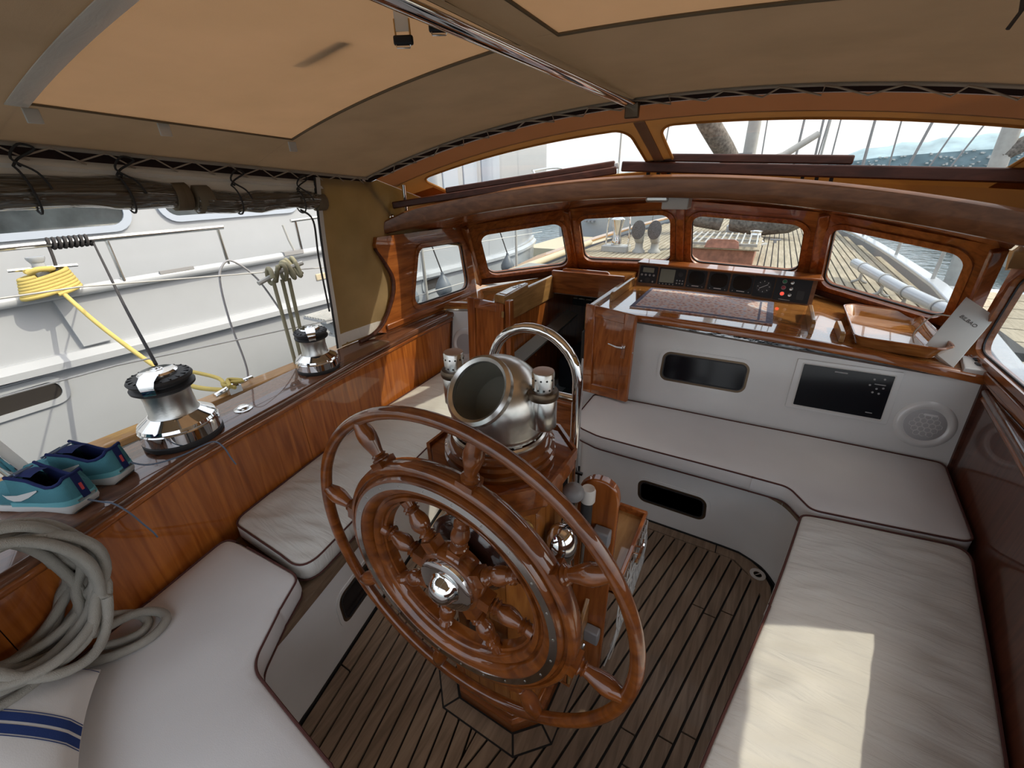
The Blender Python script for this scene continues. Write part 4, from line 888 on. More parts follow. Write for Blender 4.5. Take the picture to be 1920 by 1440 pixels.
hd = MB().tube([(.345,.53,.48),(.348,.56,.487),(.348,.615,.487),(.345,.645,.48)], .0065, 8).build('cleat_handle', M['chrome'], t)
for y in (.57,.605): MB().tube([(.325,y,.480),(.348,y,.486)], .004, 8).build('handle_post', M['chrome'], hd)
# cord net hanging below the tray
net = MB()
for k in range(10):
    y = .385+.038*k
    net.tube(spline([(.330,y,.476),(.338,y+.03,.37),(.336,y-.02,.25),(.315,y+.02,.12)], 4), .0026, 5); net.tube(spline([(.330,y+.03,.476),(.340,y-.02,.37),(.338,y+.03,.25),(.317,y-.02,.12)], 4), .0026, 5)
for k in range(9): z = .45-.04*k; net.tube(spline([(.337-.010*(k > 5),.385+.038*j,z+.008*(-1)**j) for j in range(10)], 2), .0022, 5)
o = net.build('cord_net', M['rope_white'], None); tag(o, 'grey cord net bag hanging under the wooden tray by the pedestal', 'net')
# ================================================================== companionway doors
def door(name, label, a_top, b_top, b_bot, a_bot, parts_handle):
    t = thing(name, label, 'door', tuple((V(a_bot)+V(b_bot))/2), 'companionway doors')
    Q = [V(a_bot), V(b_bot), V(b_top), V(a_top)]; n_ = (Q[1]-Q[0]).cross(Q[3]-Q[0]).normalized(); n_ = n_ if n_.y < 0 else -n_
    def piece(u0, v0, u1, v1, h0, h1, nm, mt, bev=.003):
        P = [bil(Q, *p) for p in ((u0,v0),(u1,v0),(u1,v1),(u0,v1))]
        return MB().loops([[p+n_*h0 for p in P], [p+n_*h1 for p in P]]).build(nm, mt, t, smooth=0, bevel=bev)
    piece(0,0,.2,1,-.014,.014,'stile',M['mahogany_up']); piece(.8,0,1,1,-.014,.014,'stile',M['mahogany_up'])
    piece(.2,.88,.8,1,-.014,.013,'rail',M['mahogany']); piece(.2,0,.8,.11,-.014,.013,'rail',M['mahogany'])
    piece(.19,.10,.81,.89,-.010,.001,'door_panel',M['mahogany_up'])
    return t, Q, n_, piece
t, Q, n_, piece = door('companionway_door', 'small open door with chrome lever handle leaning on the white bulkhead', (-.312,1.70,1.02), (-.005,1.625,1.01), (.012,1.545,.535), (-.268,1.60,.515), True)
es = piece(.80,.50,.875,.66,.014,.018,'escutcheon',M['chrome'], .0015)
hc = bil(Q,.835,.62)+n_*.03; MB().tube([bil(Q,.835,.62)+n_*.014, hc, hc+(Q[0]-Q[1])*.10+n_*.004, hc+(Q[0]-Q[1])*.30+V((0,0,.012))], [.007,.008,.006,.004], 10).build('lever', M['chrome'], es)
MB().lathe([(.006,0),(.006,.004)], bil(Q,.99,.58), (Q[1]-Q[0]), 12).build('latch_bolt', M['brushed'], t)
t, Q, n_, piece = door('companionway_door', 'small open door folded back at the port side with brass hinges', (-1.062,1.575,1.005), (-.800,1.585,.985), (-.806,1.555,.53), (-1.070,1.555,.515), False)
for v in (.86,.20):
    h = piece(.965,v-.03,1.03,v+.05,.014,.020,'hinge',M['brass'], .001)
    MB().tube([bil(Q,1.0,v-.03)+n_*.019, bil(Q,1.0,v+.05)+n_*.019], .005, 8).build('hinge_pin', M['brass'], h)
t = MB().obox((-.775,1.60,.70), (.035,.05,.62)).build('door_post', M['mahogany_up'], None, bevel=.004); tag(t, 'slim varnished post between the folded port door and the companionway', 'post')
# ================================================================== on the shelf and hatch
t = MB().prism([(-.885,1.60,.984),(-.80,1.585,.984),(-.835,1.96,.984),(-.855,1.98,.984),(-.895,1.80,.984)], (0,0,.05)).build('hatch_block', M['light_teak'], None, smooth=0, bevel=.008); tag(t, 'wedge-shaped varnished block on the port hatch edge', 'block')
MI[t.name] = Matrix.Identity(4)
MB().prism([(-.870,1.64,1.034),(-.812,1.63,1.034),(-.842,1.94,1.034),(-.858,1.955,1.034),(-.882,1.80,1.034)], (0,0,.003)).build('glossy_top', M['shelf_wood'], t, smooth=0)
for k in range(3): MB().obox((-.85,1.80+.035*k,1.0375), (.03,.006,.002)).build('slot', M['caulk'], t)
def rail_board(pts, th, h, z, label, name='fiddle_rail', mat='mahogany'):
    a, b = V(pts[0]), V(pts[1]); d = (b-a).normalized(); L_ = (b-a).length; n_ = V((-d.y, d.x, 0))
    P = [(0,0),(L_,0)]+[(L_-.03+.03*math.cos(x), h-.03+.03*math.sin(x)) for x in (0,.5,1.0,1.57)]+[(.03+.03*math.cos(x), h-.03+.03*math.sin(x)) for x in (1.57,2.1,2.6,3.14)]
    o = MB().prism([(a.x+d.x*p[0]-n_.x*th/2, a.y+d.y*p[0]-n_.y*th/2, z+p[1]) for p in P], n_*th).build(name, M[mat], None, smooth=0, bevel=.003)
    return tag(o, label, 'rail', 'fiddle rails on the shelf')
rail_board(((-.80,2.44),(-.42,2.44)), .02, .05, zs(-.6)+.036, 'low varnished fiddle rail forward of the companionway')
rail_board(((-.245,1.93),(-.245,2.42)), .02, .055, zs(-.24), 'varnished fiddle rail beside the companionway, left of the rug', mat='light_teak')
rail_board(((.785,1.86),(.785,2.22)), .018, .065, zs(.79), 'varnished divider standing just right of the rug', mat='light_teak')
rail_board(((.905,1.82),(.905,2.06)), .02, .045, zs(.9), 'short divider between the rug shelf and the wooden tray', mat='light_teak')
rug = MB().grid(lambda u, v: (-.105+.725*u, 1.845+.05*u+.51*v-.045*u*v, zs(-.105+.725*u)+.001), 12, 4, thick=(0,0,.006)).build('rug', M['rug'], None); tag(rug, 'patterned red and grey rug lying on the shelf below the instruments', 'rug')
MI[rug.name] = Matrix.Identity(4)
for (u0, v0, u1, v1) in ((.0,.0,1,.06),(.0,.94,1,1),(.955,0,1,1),(0,0,.03,1),(.90,.08,.915,.92)):
    MB().grid(lambda u, v: (-.105+.725*(u0+(u1-u0)*u), 1.845+.05*(u0+(u1-u0)*u)+.51*(v0+(v1-v0)*v)-.045*(u0+(u1-u0)*u)*(v0+(v1-v0)*v), zs(-.105+.725*(u0+(u1-u0)*u))+.0072), 8, 2, thick=(0,0,.0006)).build('border', M['rug_border'] if 'rug_border' in M else plain('rug_border', (.16,.16,.23), .95, var=.3, vscale=60), rug)
# instrument console
t = thing('instrument_console', 'wooden instrument console below the windscreen with seven instruments', 'console', (.29, 2.47, .98))
yb, yt = 2.435, 2.475; x0, x1 = -.228, .815
cz0 = lambda x: zs(x); cz1 = lambda x: 1.122-.022*(x+.22)
wood('console_wood', (.15,.065,.03), (.25,.12,.06), (6,40,40), rough=.35, coat=.4)
MB().loops([[(x, yb, cz0(x)), (x, yt, cz1(x)), (x, 2.60, cz1(x)), (x, 2.66, cz0(x))] for x in [x0+(x1-x0)*i/8 for i in range(9)]]).build('console_body', M['console_wood'], t, smooth=20)
MB().loops([[(x, yt-.016, cz1(x)), (x, yt-.016, cz1(x)+.012), (x, 2.62, cz1(x)+.012), (x, 2.62, cz1(x))] for x in [x0-.012+(x1-x0+.036)*i/8 for i in range(9)]]).build('console_top', M['mahogany'], t, smooth=20, bevel=.004)
def ip(x, v, off=0.0): a, b = V((x, yb, cz0(x))), V((x, yt, cz1(x))); return a+(b-a)*v+V((0,-.95,.29))*off
def iplate(xa, xb, va, vb, o0, o1, nm, mt, par, r=.006, bev=0):
    w = xb-xa; h = (ip(xa, vb)-ip(xa, va)).length; P = rrect_uv(0,0,1,1,r/w,r/h,4)
    f = lambda p, o: ip(xa+w*p[0], va+(vb-va)*p[1], o)
    return MB().loops([[f(p, o0) for p in P], [f(p, o1) for p in P]]).build(nm, mt, par, smooth=30, bevel=bev)
def idisc(x, v, r, o0, o1, nm, mt, par, n=20): return MB().lathe([(r, o0), (r, o1), (r*.9, o1+.0006), (.0003, o1+.0006)], ip(x, v), V((0,-.95,.29)), n).build(nm, mt, par)
dz = V((0,-.95,.29)).normalized()
def IT(x, v, o): m4 = Matrix((V((1,0,0)), dz.cross(V((1,0,0))), dz)).transposed().to_4x4(); m4.translation = ip(x, v, o); return m4
i1 = iplate(-.216,-.096,.12,.92,0,.007,'radio_unit',M['black_plastic'],t,.008)
iplate(-.195,-.12,.62,.84,.007,.008,'display',M['lcd'],i1,.003)
for k in range(4): idisc(-.198+.027*k,.50,.0075,.007,.009,'button',M['grey_print'],i1)
idisc(-.156,.27,.017,.007,.010,'dial',M['rubber'],i1); idisc(-.195,.20,.006,.007,.009,'button',M['grey_print'],i1); idisc(-.118,.20,.006,.007,.009,'button',M['grey_print'],i1)
i2 = iplate(-.085,.088,.10,.92,0,.008,'plotter_unit',M['black_plastic'],t,.008)
iplate(-.075,.020,.22,.85,.008,.009,'display',M['lcd'],i2,.003); idisc(.056,.66,.015,.008,.010,'dial',M['rubber'],i2)
for k in range(6): idisc(.040+.018*(k%3),.36-.13*(k//3),.005,.008,.009,'button',M['grey_print'],i2,10)
for k in range(5): idisc(-.07+.022*k,.15,.004,.008,.009,'button',M['grey_print'],i2,10)
for (a, b) in ((.098,.218),(.231,.355),(.364,.490)):
    i3 = iplate(a,b,.10,.93,0,.009,'gauge',M['black_plastic'],t,.008); w = b-a
    iplate(a+.012,b-.012,.26,.88,.009,.0098,'gauge_face',M['screen'],i3,.03); iplate(a+w*.32,b-w*.32,.175,.205,.009,.0098,'brand_bar',M['white_print'],i3,.001)
    for q in (.14,.86): idisc(a+w*q,.18,.0035,.009,.010,'button',M['grey_print'],i3,8)
i6 = iplate(.492,.603,.06,.94,0,.009,'compass_gauge',M['black_plastic'],t,.006)
idisc(.5475,.52,.040,.009,.0095,'gauge_face',M['rubber'],i6,32)
for k in range(8):
    a = k*PI/4; c = ip(.5475,.52,.0105); d = V((1,0,0))*math.cos(a)+dz.cross(V((1,0,0)))*math.sin(a); MB().bar(c+d*.028, c+d*.034, .003, .001, up=dz).build('tick', M['white_print'], i6)
c = ip(.5475,.52,.011); d = (V((1,0,0))*.85+dz.cross(V((1,0,0)))*.5); MB().bar(c-d*.026, c+d*.026, .0025, .001, up=dz).build('needle', M['white_print'], i6)
i7 = iplate(.608,.792,.04,.95,0,.008,'switch_panel',M['black_plastic'],t,.004)
for k, (nm, mt) in enumerate((('green_button','green_plastic'),('dark_red_button','red_plastic'),('lit_red_button','red_lamp'))): 
    MB().lathe([(.0125,.008),(.0125,.011),(.0105,.011),(.0105,.008)], ip(.652,.82-.25*k), dz, 20, closed=True).build('button_ring', M['grey_print'], i7); idisc(.652,.82-.25*k,.010,.008,.010,nm,M[mt],i7); idisc(.692,.80-.25*k,.0095,.008,.011,'button',M['brushed'],i7)
iplate(.728,.765,.16,.52,.008,.0088,'slot_frame',M['rubber'],i7,.006)
MB().bar(ip(.64,.09,.0083), ip(.70,.085,.0083), .004, .0008, up=dz).build('print_line', M['grey_print'], i7)
# bowl-shaped wooden tray
t = thing('wooden_tray', 'glossy wooden tray with flared rim on the starboard end of the shelf', 'tray', (1.13, 2.05, zs(1.1)))
ro = fillet([(.945,1.80),(1.235,1.765),(1.29,1.83),(1.275,2.36),(1.0,2.44),(.955,2.38)], .05, 4); zb = zs(1.13)+.004
cx, cy = 1.12, 2.08; sh = lambda P, k: [(cx+(p[0]-cx)*k, cy+(p[1]-cy)*k) for p in P]
MB().loops([[(x,y,zb) for x,y in sh(ro,.86)], [(x,y,zb+.055) for x,y in ro], [(x,y,zb+.062) for x,y in sh(ro,.985)], [(x,y,zb+.055) for x,y in sh(ro,.955)], [(x,y,zb+.012) for x,y in sh(ro,.84)]]).build('tray_body', M['shelf_wood'], t, smooth=40)
MB().tube([(*p, zb+.058) for p in sh(ro,.99)], .006, 6, closed=True).build('tray_rim', M['mahogany'], t)
# book / box leaning in the corner
t = thing('log_book', 'pale grey linen book box leaning in the starboard corner of the shelf', 'book', (1.31, 1.85, .92))
BLp, BRp, TRp, TLp = V((1.212,1.88,.966)), V((1.305,1.80,.908)), V((1.42,1.98,1.099)), V((1.327,2.06,1.157))
bn = (BRp-BLp).cross(TLp-BLp).normalized(); bn = bn if bn.y < 0 else -bn
MB().loops([[BLp,BRp,TRp,TLp], [p-bn*.006 for p in (BLp,BRp,TRp,TLp)]]).build('front_cover', M['paper'], t, smooth=0, bevel=.002)
MB().loops([[p-bn*.007 for p in (BLp,BRp,TRp,TLp)], [p-bn*.030 for p in (BLp,BRp,TRp,TLp)]]).build('pages', M['gelcoat'], t, smooth=0, bevel=.003)
m4 = Matrix(((BRp-BLp).normalized(), bn.cross((BRp-BLp).normalized()), bn)).transposed().to_4x4(); m4.translation = (BLp+BRp+TRp+TLp)/4+(TLp-BLp)*.20+bn*.001
textmesh('BILBAO', .022, 'title', M['dark_print'], t, m4)
MB().tube(spline([BLp+(TLp-BLp)*.6+bn*.002, BLp+(TLp-BLp)*.5+bn*.03+V((-.05,0,.0)), BLp+(TLp-BLp)*.2+bn*.02+V((-.07,-.01,0)), V((1.16,1.84,.985))], 6), .003, 6).build('ribbon', M['cord_tan'], t)
t = MB().prism([(1.325,1.765,.905),(1.405,1.775,.900),(1.425,1.93,.900),(1.36,1.94,.905)], (0,0,.022)).build('white_tray', M['white_plastic'], None, smooth=0, bevel=.004); tag(t, 'small white switch box lying under the leaning book', 'box'); MI[t.name] = Matrix.Identity(4)
for k in range(2): MB().obox((1.395-.01*k,1.90-.06*k,.9265), (.012,.03,.004)).build('slot', M['rubber'], t)
# ================================================================== on the white bulkhead
def bp_(x, z, off): return bh(x, z)+BN*off
t = thing('display_screen', 'black chart display set in a white frame on the bulkhead', 'screen', tuple(bh(.95,.64)))
def bplate(xa, za, xb, zb, o0, o1, nm, mt, par, r=.006, bev=0):
    w = xb-xa; h = zb-za; P = rrect_uv(0,0,1,1,r/w,r/h,4)
    return MB().loops([[bp_(xa+w*p[0], za+h*p[1], o0) for p in P], [bp_(xa+w*p[0], za+h*p[1], o1) for p in P]]).build(nm, mt, par, smooth=30, bevel=bev)
bplate(.752,.628,1.150,.868,.0,.010,'frame',M['gelcoat'],t,.006,.002); bplate(.776,.640,1.128,.852,.010,.0115,'inner_frame',M['white_plastic'],t,.004)
s_ = bplate(.782,.648,1.122,.847,.0115,.013,'screen',M['screen'],t,.004)
bplate(.905,.828,.955,.834,.0131,.0135,'brand_bar',M['grey_print'],s_,.001)
for dx, dz_ in ((1.055,.822),(1.09,.828),(1.045,.795),(1.072,.782),(1.095,.788),(1.062,.764),(1.085,.762)): MB().lathe([(.0045,.0131),(.0045,.0137)], bh(dx,dz_), BN, 10).build('key', M['grey_print'], s_)
bplate(1.060,.800,1.100,.804,.0131,.0136,'key_line',M['grey_print'],s_,.0005); bplate(1.06,.668,1.085,.672,.0131,.0136,'brand_bar',M['grey_print'],s_,.001)
t = thing('loudspeaker', 'round white loudspeaker grille on the bulkhead at the starboard side', 'speaker', tuple(bh(1.275,.575)))
sc_ = bh(1.275,.658)
MB().lathe([(.106,0),(.107,.004),(.100,.010),(.085,.014),(.078,.010),(.072,.008)], sc_, BN, 56).build('surround', M['gelcoat'], t, smooth=45)
g = MB().lathe([(.073,.008),(.060,.013),(.035,.016),(.001,.017)], sc_, BN, 48).build('grille', M['grille'] if 'grille' in M else plain('grille', (.42,.42,.43), .6), t, smooth=60)
ux = V((1,.045,0)).normalized(); uz = BN.cross(ux)*-1; uz = uz if uz.z > 0 else -uz
for q in range(-3, 4):
    for r_ in range(-3, 4):
        px, pz = .0225*(q+r_*.5), .0195*r_
        if math.hypot(px, pz) < .056:
            c = sc_+ux*px+uz*pz+BN*(.0165-.6*(px*px+pz*pz)); MB().tube([c+.0115*(math.cos(a)*ux+math.sin(a)*uz) for a in [PI/6+PI/3*k for k in range(6)]], .0012, 4, closed=True).build('hexagon', M['gelcoat'], g)
MB().obox(sc_+uz*.048+BN*.017+ux*.005, (.045,.003,.008), Matrix.Rotation(.04, 3, 'Z')).build('brand_bar', M['white_print'], t)
t = thing('loudspeaker', 'round white loudspeaker on the bulkhead half hidden by the port door', 'speaker', tuple(bh(-1.13,.60)))
sc_ = bh(-1.14,.66); MB().lathe([(.106,0),(.107,.004),(.100,.010),(.085,.014),(.078,.010),(.072,.008),(.001,.014)], sc_, BN, 48).build('surround', M['gelcoat'], t, smooth=45)
MB().lathe([(.070,.010),(.001,.016)], sc_, BN, 40).build('grille', M['grille'], t)
# lamp under the roof
t = thing('ceiling_lamp', 'small white lamp box under the doghouse roof above the centre mullion', 'lamp', (.05,1.80,1.52))
MB().box((.02,1.76,1.520), (.145,1.86,1.588)).build('lamp_body', M['white_plastic'], t, bevel=.006); MB().box((-.06,1.75,1.552), (.05,1.85,1.585)).build('lens', M['brushed'], t, bevel=.01)
# long grab boards on top of the roof
def plank(a, b, w, h, nm, par, mt='mahogany_dark'): return MB().bar(a, b, w, h).build(nm, M[mt], par, bevel=.006)
t = thing('grab_board', 'long dark varnished board lying on the doghouse roof at the port side', 'board', (-.8, 1.6, 1.6))
plank((-1.37,1.345,1.552), (-.235,1.80,1.700), .06, .036, 'lower_board', t); plank((-1.08,1.465,1.622), (-.245,1.80,1.729), .045, .030, 'upper_board', t)
for k in (.25,.5,.78): p = V((-1.37,1.345,1.530)).lerp(V((-.235,1.80,1.685)), k); MB().obox(p-V((0,0,.014)), (.05,.04,.03)).build('chock', M['rubber'], t)
t = thing('grab_board', 'long dark varnished board lying on the doghouse roof at the starboard side', 'board', (.6, 1.75, 1.66))
plank((-.20,1.80,1.716), (1.36,1.66,1.636), .06, .046, 'lower_board', t); plank((-.075,1.80,1.751), (.735,1.735,1.709), .045, .034, 'upper_board', t)
for x in (-.07,-.02,.03,.58,.63,.68): MB().obox((x,1.79-.08*x,1.694-.055*x-.018), (.012,.03,.05)).build('chock', M['rubber'], t)
t = MB().bar((-.36,1.75,1.70), (-.225,1.80,1.722), .03, .028).build('white_batten', M['white_plastic'], None, bevel=.004); tag(t, 'short white batten between the two grab boards on the roof', 'batten')
# ================================================================== winches, switch
def winch(label, c, k, ang):
    t = thing('winch', label, 'winch', c, 'chrome self-tailing winches on the port coaming')
    x, y, z = c; Lp = lambda P: [(r*k, h*k) for r, h in P]
    MB().lathe(Lp([(.118,0),(.121,.004),(.121,.018),(.117,.022)]), c, n=56).build('base_ring', M['rubber'], t, smooth=40)
    MB().lathe(Lp([(.116,.020),(.120,.024),(.120,.062),(.117,.066),(.118,.070),(.114,.080),(.086,.100),(.078,.106)]), c, n=64).build('skirt', M['chrome'], t, smooth=30)
    MB().lathe(Lp([(.078,.102),(.071,.114),(.069,.165),(.071,.188),(.076,.200)]), c, n=48).build('drum', M['brushed'], t, smooth=50)
    MB().lathe(Lp([(.070,.192),(.082,.195),(.092,.203),(.093,.211),(.078,.219),(.078,.224),(.090,.229),(.093,.236),(.088,.244),(.058,.250)]), c, n=56).build('jaw', M['rubber'], t, smooth=40)
    for q in range(20):
        a = 2*PI*q/20; MB().obox((x+.078*k*math.cos(a), y+.078*k*math.sin(a), z+.2462*k), (.014*k,.004*k,.004*k), Matrix.Rotation(a, 3, 'Z')).build('rib', M['black_plastic'], t)
    MB().lathe(Lp([(.056,.240),(.056,.256),(.050,.262),(.018,.264),(.018,.267),(.012,.268),(.011,.262),(.001,.262)]), c, n=40).build('top_cap', M['chrome'], t, smooth=35)
    d = V((math.cos(ang), math.sin(ang), 0)); s = V((-d.y, d.x, 0)); C0 = V(c)
    prof = [(.01,.266,.024),(.060,.264,.026),(.090,.254,.024),(.097,.236,.020),(.093,.210,.018)]
    MB().loops([[C0+(d*r+s*w)*k+V((0,0,h*k)) , C0+(d*r-s*w)*k+V((0,0,h*k)), C0+(d*(r-.006)-s*w)*k+V((0,0,(h-.009)*k)), C0+(d*(r-.006)+s*w)*k+V((0,0,(h-.009)*k))] for r, h, w in prof]).build('stripper_arm', M['chrome'], t, smooth=40)
    return t
winch('large chrome self-tailing winch on the port coaming beside the shoes', (-1.178,-.045,ZC), 1.0, -.75)
winch('smaller chrome self-tailing winch on the port coaming next to the dodger side', (-1.262,.585,ZC), .80, -.55)
t = thing('foot_switch', 'round chrome switch button set in the coaming between the two winches', 'switch', (-1.185,.17,ZC))
MB().lathe([(.034,0),(.034,.004),(.028,.006)], (-1.185,.17,ZC), n=32).build('flange', M['steel'], t); MB().lathe([(.022,.004),(.022,.012),(.016,.016),(.002,.016)], (-1.185,.17,ZC), n=28).build('button', M['chrome'], t)
# ================================================================== shoes
def shoe(label, heel, ang, mirror):
    t = thing('sneaker', label, 'shoe', heel, 'pair of teal running shoes on the coaming')
    d = V((math.cos(ang), math.sin(ang), 0)); s = V((-d.y, d.x, 0))*mirror; H = V(heel); L_ = .315
    W = [(0,.020),(.03,.030),(.10,.036),(.25,.034),(.42,.034),(.60,.042),(.78,.046),(.90,.038),(.97,.022),(1.0,.006)]
    wid = lambda u: lerp_tab(W, u); bot = lambda u: .030*max(0, (.07-u)/.07)**1.5+.024*max(0,(u-.80)/.2)**2
    mid = lambda u: .040-.010*min(1, u/.6)+.014*max(0,(u-.85)/.15)+.004*math.cos(u*9)
    pos = lambda u, w, z: H+d*(u*L_)+s*w*1.1+V((0,0,z*1.15))
    us = [0,.015,.04,.08,.14,.22,.3,.4,.5,.6,.7,.78,.85,.9,.94,.97,.99,1.0]
    MB().loops([[pos(u,-wid(u)*.9,bot(u)), pos(u,-wid(u)*1.06,bot(u)+.008), pos(u,-wid(u)*1.05,mid(u)*.72), pos(u,wid(u)*1.05,mid(u)*.72), pos(u,wid(u)*1.06,bot(u)+.008), pos(u,wid(u)*.9,bot(u))] for u in us]).build('midsole', M['shoe_white'], t, smooth=50)
    MB().loops([[pos(u,-wid(u)*.88,bot(u)-.003), pos(u,-wid(u)*.88,bot(u)+.004), pos(u,wid(u)*.88,bot(u)+.004), pos(u,wid(u)*.88,bot(u)-.003)] for u in us[2:-2]]).build('outsole', M['shoe_sole'], t)
    MB().loops([[pos(u,-wid(u)*1.07,mid(u)*.66), pos(u,-wid(u)*1.04,mid(u)*1.0), pos(u,wid(u)*1.04,mid(u)*1.0), pos(u,wid(u)*1.07,mid(u)*.66)] for u in us[:10]]).build('midsole_stripe', M['shoe_aqua'], t, smooth=50)
    # quarter: wall round the heel, with the collar line
    col = lambda u: .092-.018*math.sin(PI*min(1,u/.42))**2+.012*max(0,(u-.42)/.2) if u > .02 else .100
    path = [(u, 1) for u in (.56,.5,.44,.38,.3,.22,.14,.08,.04,.015,0)]+[(u, -1) for u in (.015,.04,.08,.14,.22,.3,.38,.44,.5,.56)]
    rows = []
    for f_, lean in ((0,1.0),(.35,1.0),(.7,.92),(1,.80)):
        rows.append([pos(u+(.018*f_ if u < .05 else 0), sg*wid(u)*lean*(1 if u > 0 else 0), mid(u)*.8+(col(u)-mid(u)*.8)*f_) for u, sg in path])
    inner = [[p+(H+d*(.25*L_)+V((0,0,p.z-H.z))-p)*.12 for p in r] for r in rows]
    MB().loops(rows+inner[::-1], closed=False).build('upper_quarter', M['shoe_teal'], t, smooth=70)
    MB().tube([p+V((0,0,.001)) for p in rows[-1]], .0045, 8).build('collar', M['shoe_navy'], t)
    lin = [[p+(H+d*(.25*L_)+V((0,0,p.z-H.z))-p)*k for p in r] for r, k in zip(rows, (.15,.15,.16,.14))]
    MB().loops(lin, closed=False).build('lining', M['shoe_navy'], t, smooth=70)
    MB().loops([[pos(u,-wid(u)*.8,.036), pos(u,wid(u)*.8,.036), pos(u,wid(u)*.8,.040), pos(u,-wid(u)*.8,.040)] for u in us[2:11]]).build('insole', M['shoe_navy'], t)
    # vamp
    top = lambda u: .095-.050*((u-.5)/.5)**.9 if u > .5 else .095
    vs_ = [.48,.56,.64,.72,.8,.86,.91,.95,.98,1.0]
    MB().loops([[pos(u, wid(u)*math.cos(a)*1.0, mid(u)*.75+(top(u)-mid(u)*.75)*math.sin(a)**.8) for a in [PI*k/12 for k in range(13)]] for u in vs_], closed=False).build('vamp', M['shoe_teal'], t, smooth=70)
    MB().loops([[pos(u, w*.020, top(max(u,.5))+.006-.004*w*w) for w in (-1,-.5,0,.5,1)] for u in (.36,.42,.5,.6,.68)], closed=False).build('tongue', M['shoe_navy'], t, smooth=70)
    MB().tube([pos(.5+.035*k, (-1)**k*.022, top(.5+.035*k)+.008) for k in range(6)], .003, 6).build('laces', M['lace'], t)
    hp_ = rows[1][10]; hm = [rows[i][10] for i in range(4)]
    MB().loops([[p-d*.002+s*w for w in (-.010,-.004,.004,.010)] for p in hm[:]], closed=False).build('heel_tab', M['shoe_navy'], t)
    hx = hm[1].lerp(hm[2], .3)-d*.0035; MB().obox(hx, (.003,.006,.022), Matrix.Rotation(ang, 3, 'Z')).build('heel_mark', M['red_lamp_cloth'] if 'red_lamp_cloth' in M else plain('red_lamp_cloth', (.55,.06,.07), .6), t)
    # curved tick on the outer side
    sw = [(.62,.058,.0),(.60,.050,.004),(.56,.046,.008),(.50,.046,.008),(.42,.053,.006),(.30,.068,.001)]
    for sg in (-1, 1):
        def sp(u, z): f = (z-mid(u)*.8)/(col(u)-mid(u)*.8) if u < .5 else .3; return pos(u, sg*(wid(u)*(1-.16*max(0,f)**2)+.0025), z)
        MB().loops([[sp(u, z+h) for h in (-hw-.0008, hw+.0008)] for u, z, hw in [((a[0]),(a[1]),(a[2])) for a in sw]], closed=False).build('side_tick', M['shoe_white'], t)
    return t
S1 = shoe('teal running shoe nearest the camera on the coaming, heel towards the cockpit', (-1.000,-.362,ZC), math.radians(203), 1)
S2 = shoe('teal running shoe behind the other one, next to the large winch', (-1.060,-.250,ZC), math.radians(210), -1)
for P, own in (([(-1.075,-.24,ZC+.05),(-1.05,-.20,ZC+.02),(-1.04,-.12,ZC+.006),(-1.045,-.05,ZC+.004),(-1.035,-.015,ZC+.002),(-1.022,.0,ZC-.03),(-1.03,.01,ZC-.08),(-1.035,.02,ZC-.12)], S2),
               ([(-1.01,-.37,ZC+.03),(-.98,-.345,ZC+.012),(-.955,-.33,ZC+.004),(-.928,-.315,ZC-.03),(-.935,-.30,ZC-.09),(-.93,-.29,ZC-.13),(-.94,-.285,ZC-.16)], S1)):
    MB().tube(spline(P, 6), .0026, 6).build('shoelace', M['lace'], own)
# ================================================================== rope coil
random.seed(3); P = []
c = V((-.838,-.590,.815)); e1 = V((-.26,.965,0)).normalized(); e2 = V((-.10,-.03,.99)).normalized(); e3 = V((.96,.26,.1)).normalized()
for k in range(14):
    a_, b_ = random.uniform(.11,.165), random.uniform(.145,.195); ox, oy = random.uniform(-.02,.015), random.uniform(-.015,.015); rt = random.uniform(-.55,.25); dp = -.045+.0095*k
    for q in range(12):
        th = 2*PI*q/12; x_, y_ = a_*math.cos(th), b_*math.sin(th)
        x_, y_ = x_*math.cos(rt)-y_*math.sin(rt)+ox, x_*math.sin(rt)+y_*math.cos(rt)+oy
        p = c+e1*x_+e2*y_+e3*(dp+.012*math.sin(3*th+k)); p.z = max(p.z, .535+.012*(k % 4))
        lim = lerp_tab(CI_P, p.y)+.018
        if p.x < lim and p.z < ZC+.02: p.x = lim
        P.append(p)
P += [V((-.83,-.52,.62)), V((-.85,-.43,.575)), V((-.835,-.385,.545)), V((-.79,-.38,.536)), V((-.765,-.43,.536)), V((-.79,-.50,.538)), V((-.84,-.58,.545)), V((-.83,-.70,.55)), V((-.80,-.80,.55))]
o = MB().tube(spline(P, 4), .0125, 8).build('rope_coil', M['rope_grey'], None, smooth=80); tag(o, 'thick grey braided rope coiled against the port coaming', 'rope')
o = MB().tube(spline([V((-.88,-.47,.60)),V((-.865,-.42,.555)),V((-.835,-.41,.533)),(-.81,-.435,.533),(-.83,-.48,.533),(-.86,-.52,.545)], 5), .0125, 8).build('rope_loop', M['rope_grey'], None, smooth=80); tag(o, 'short loop of grey rope lying on the L-shaped cushion beside the coil', 'rope')
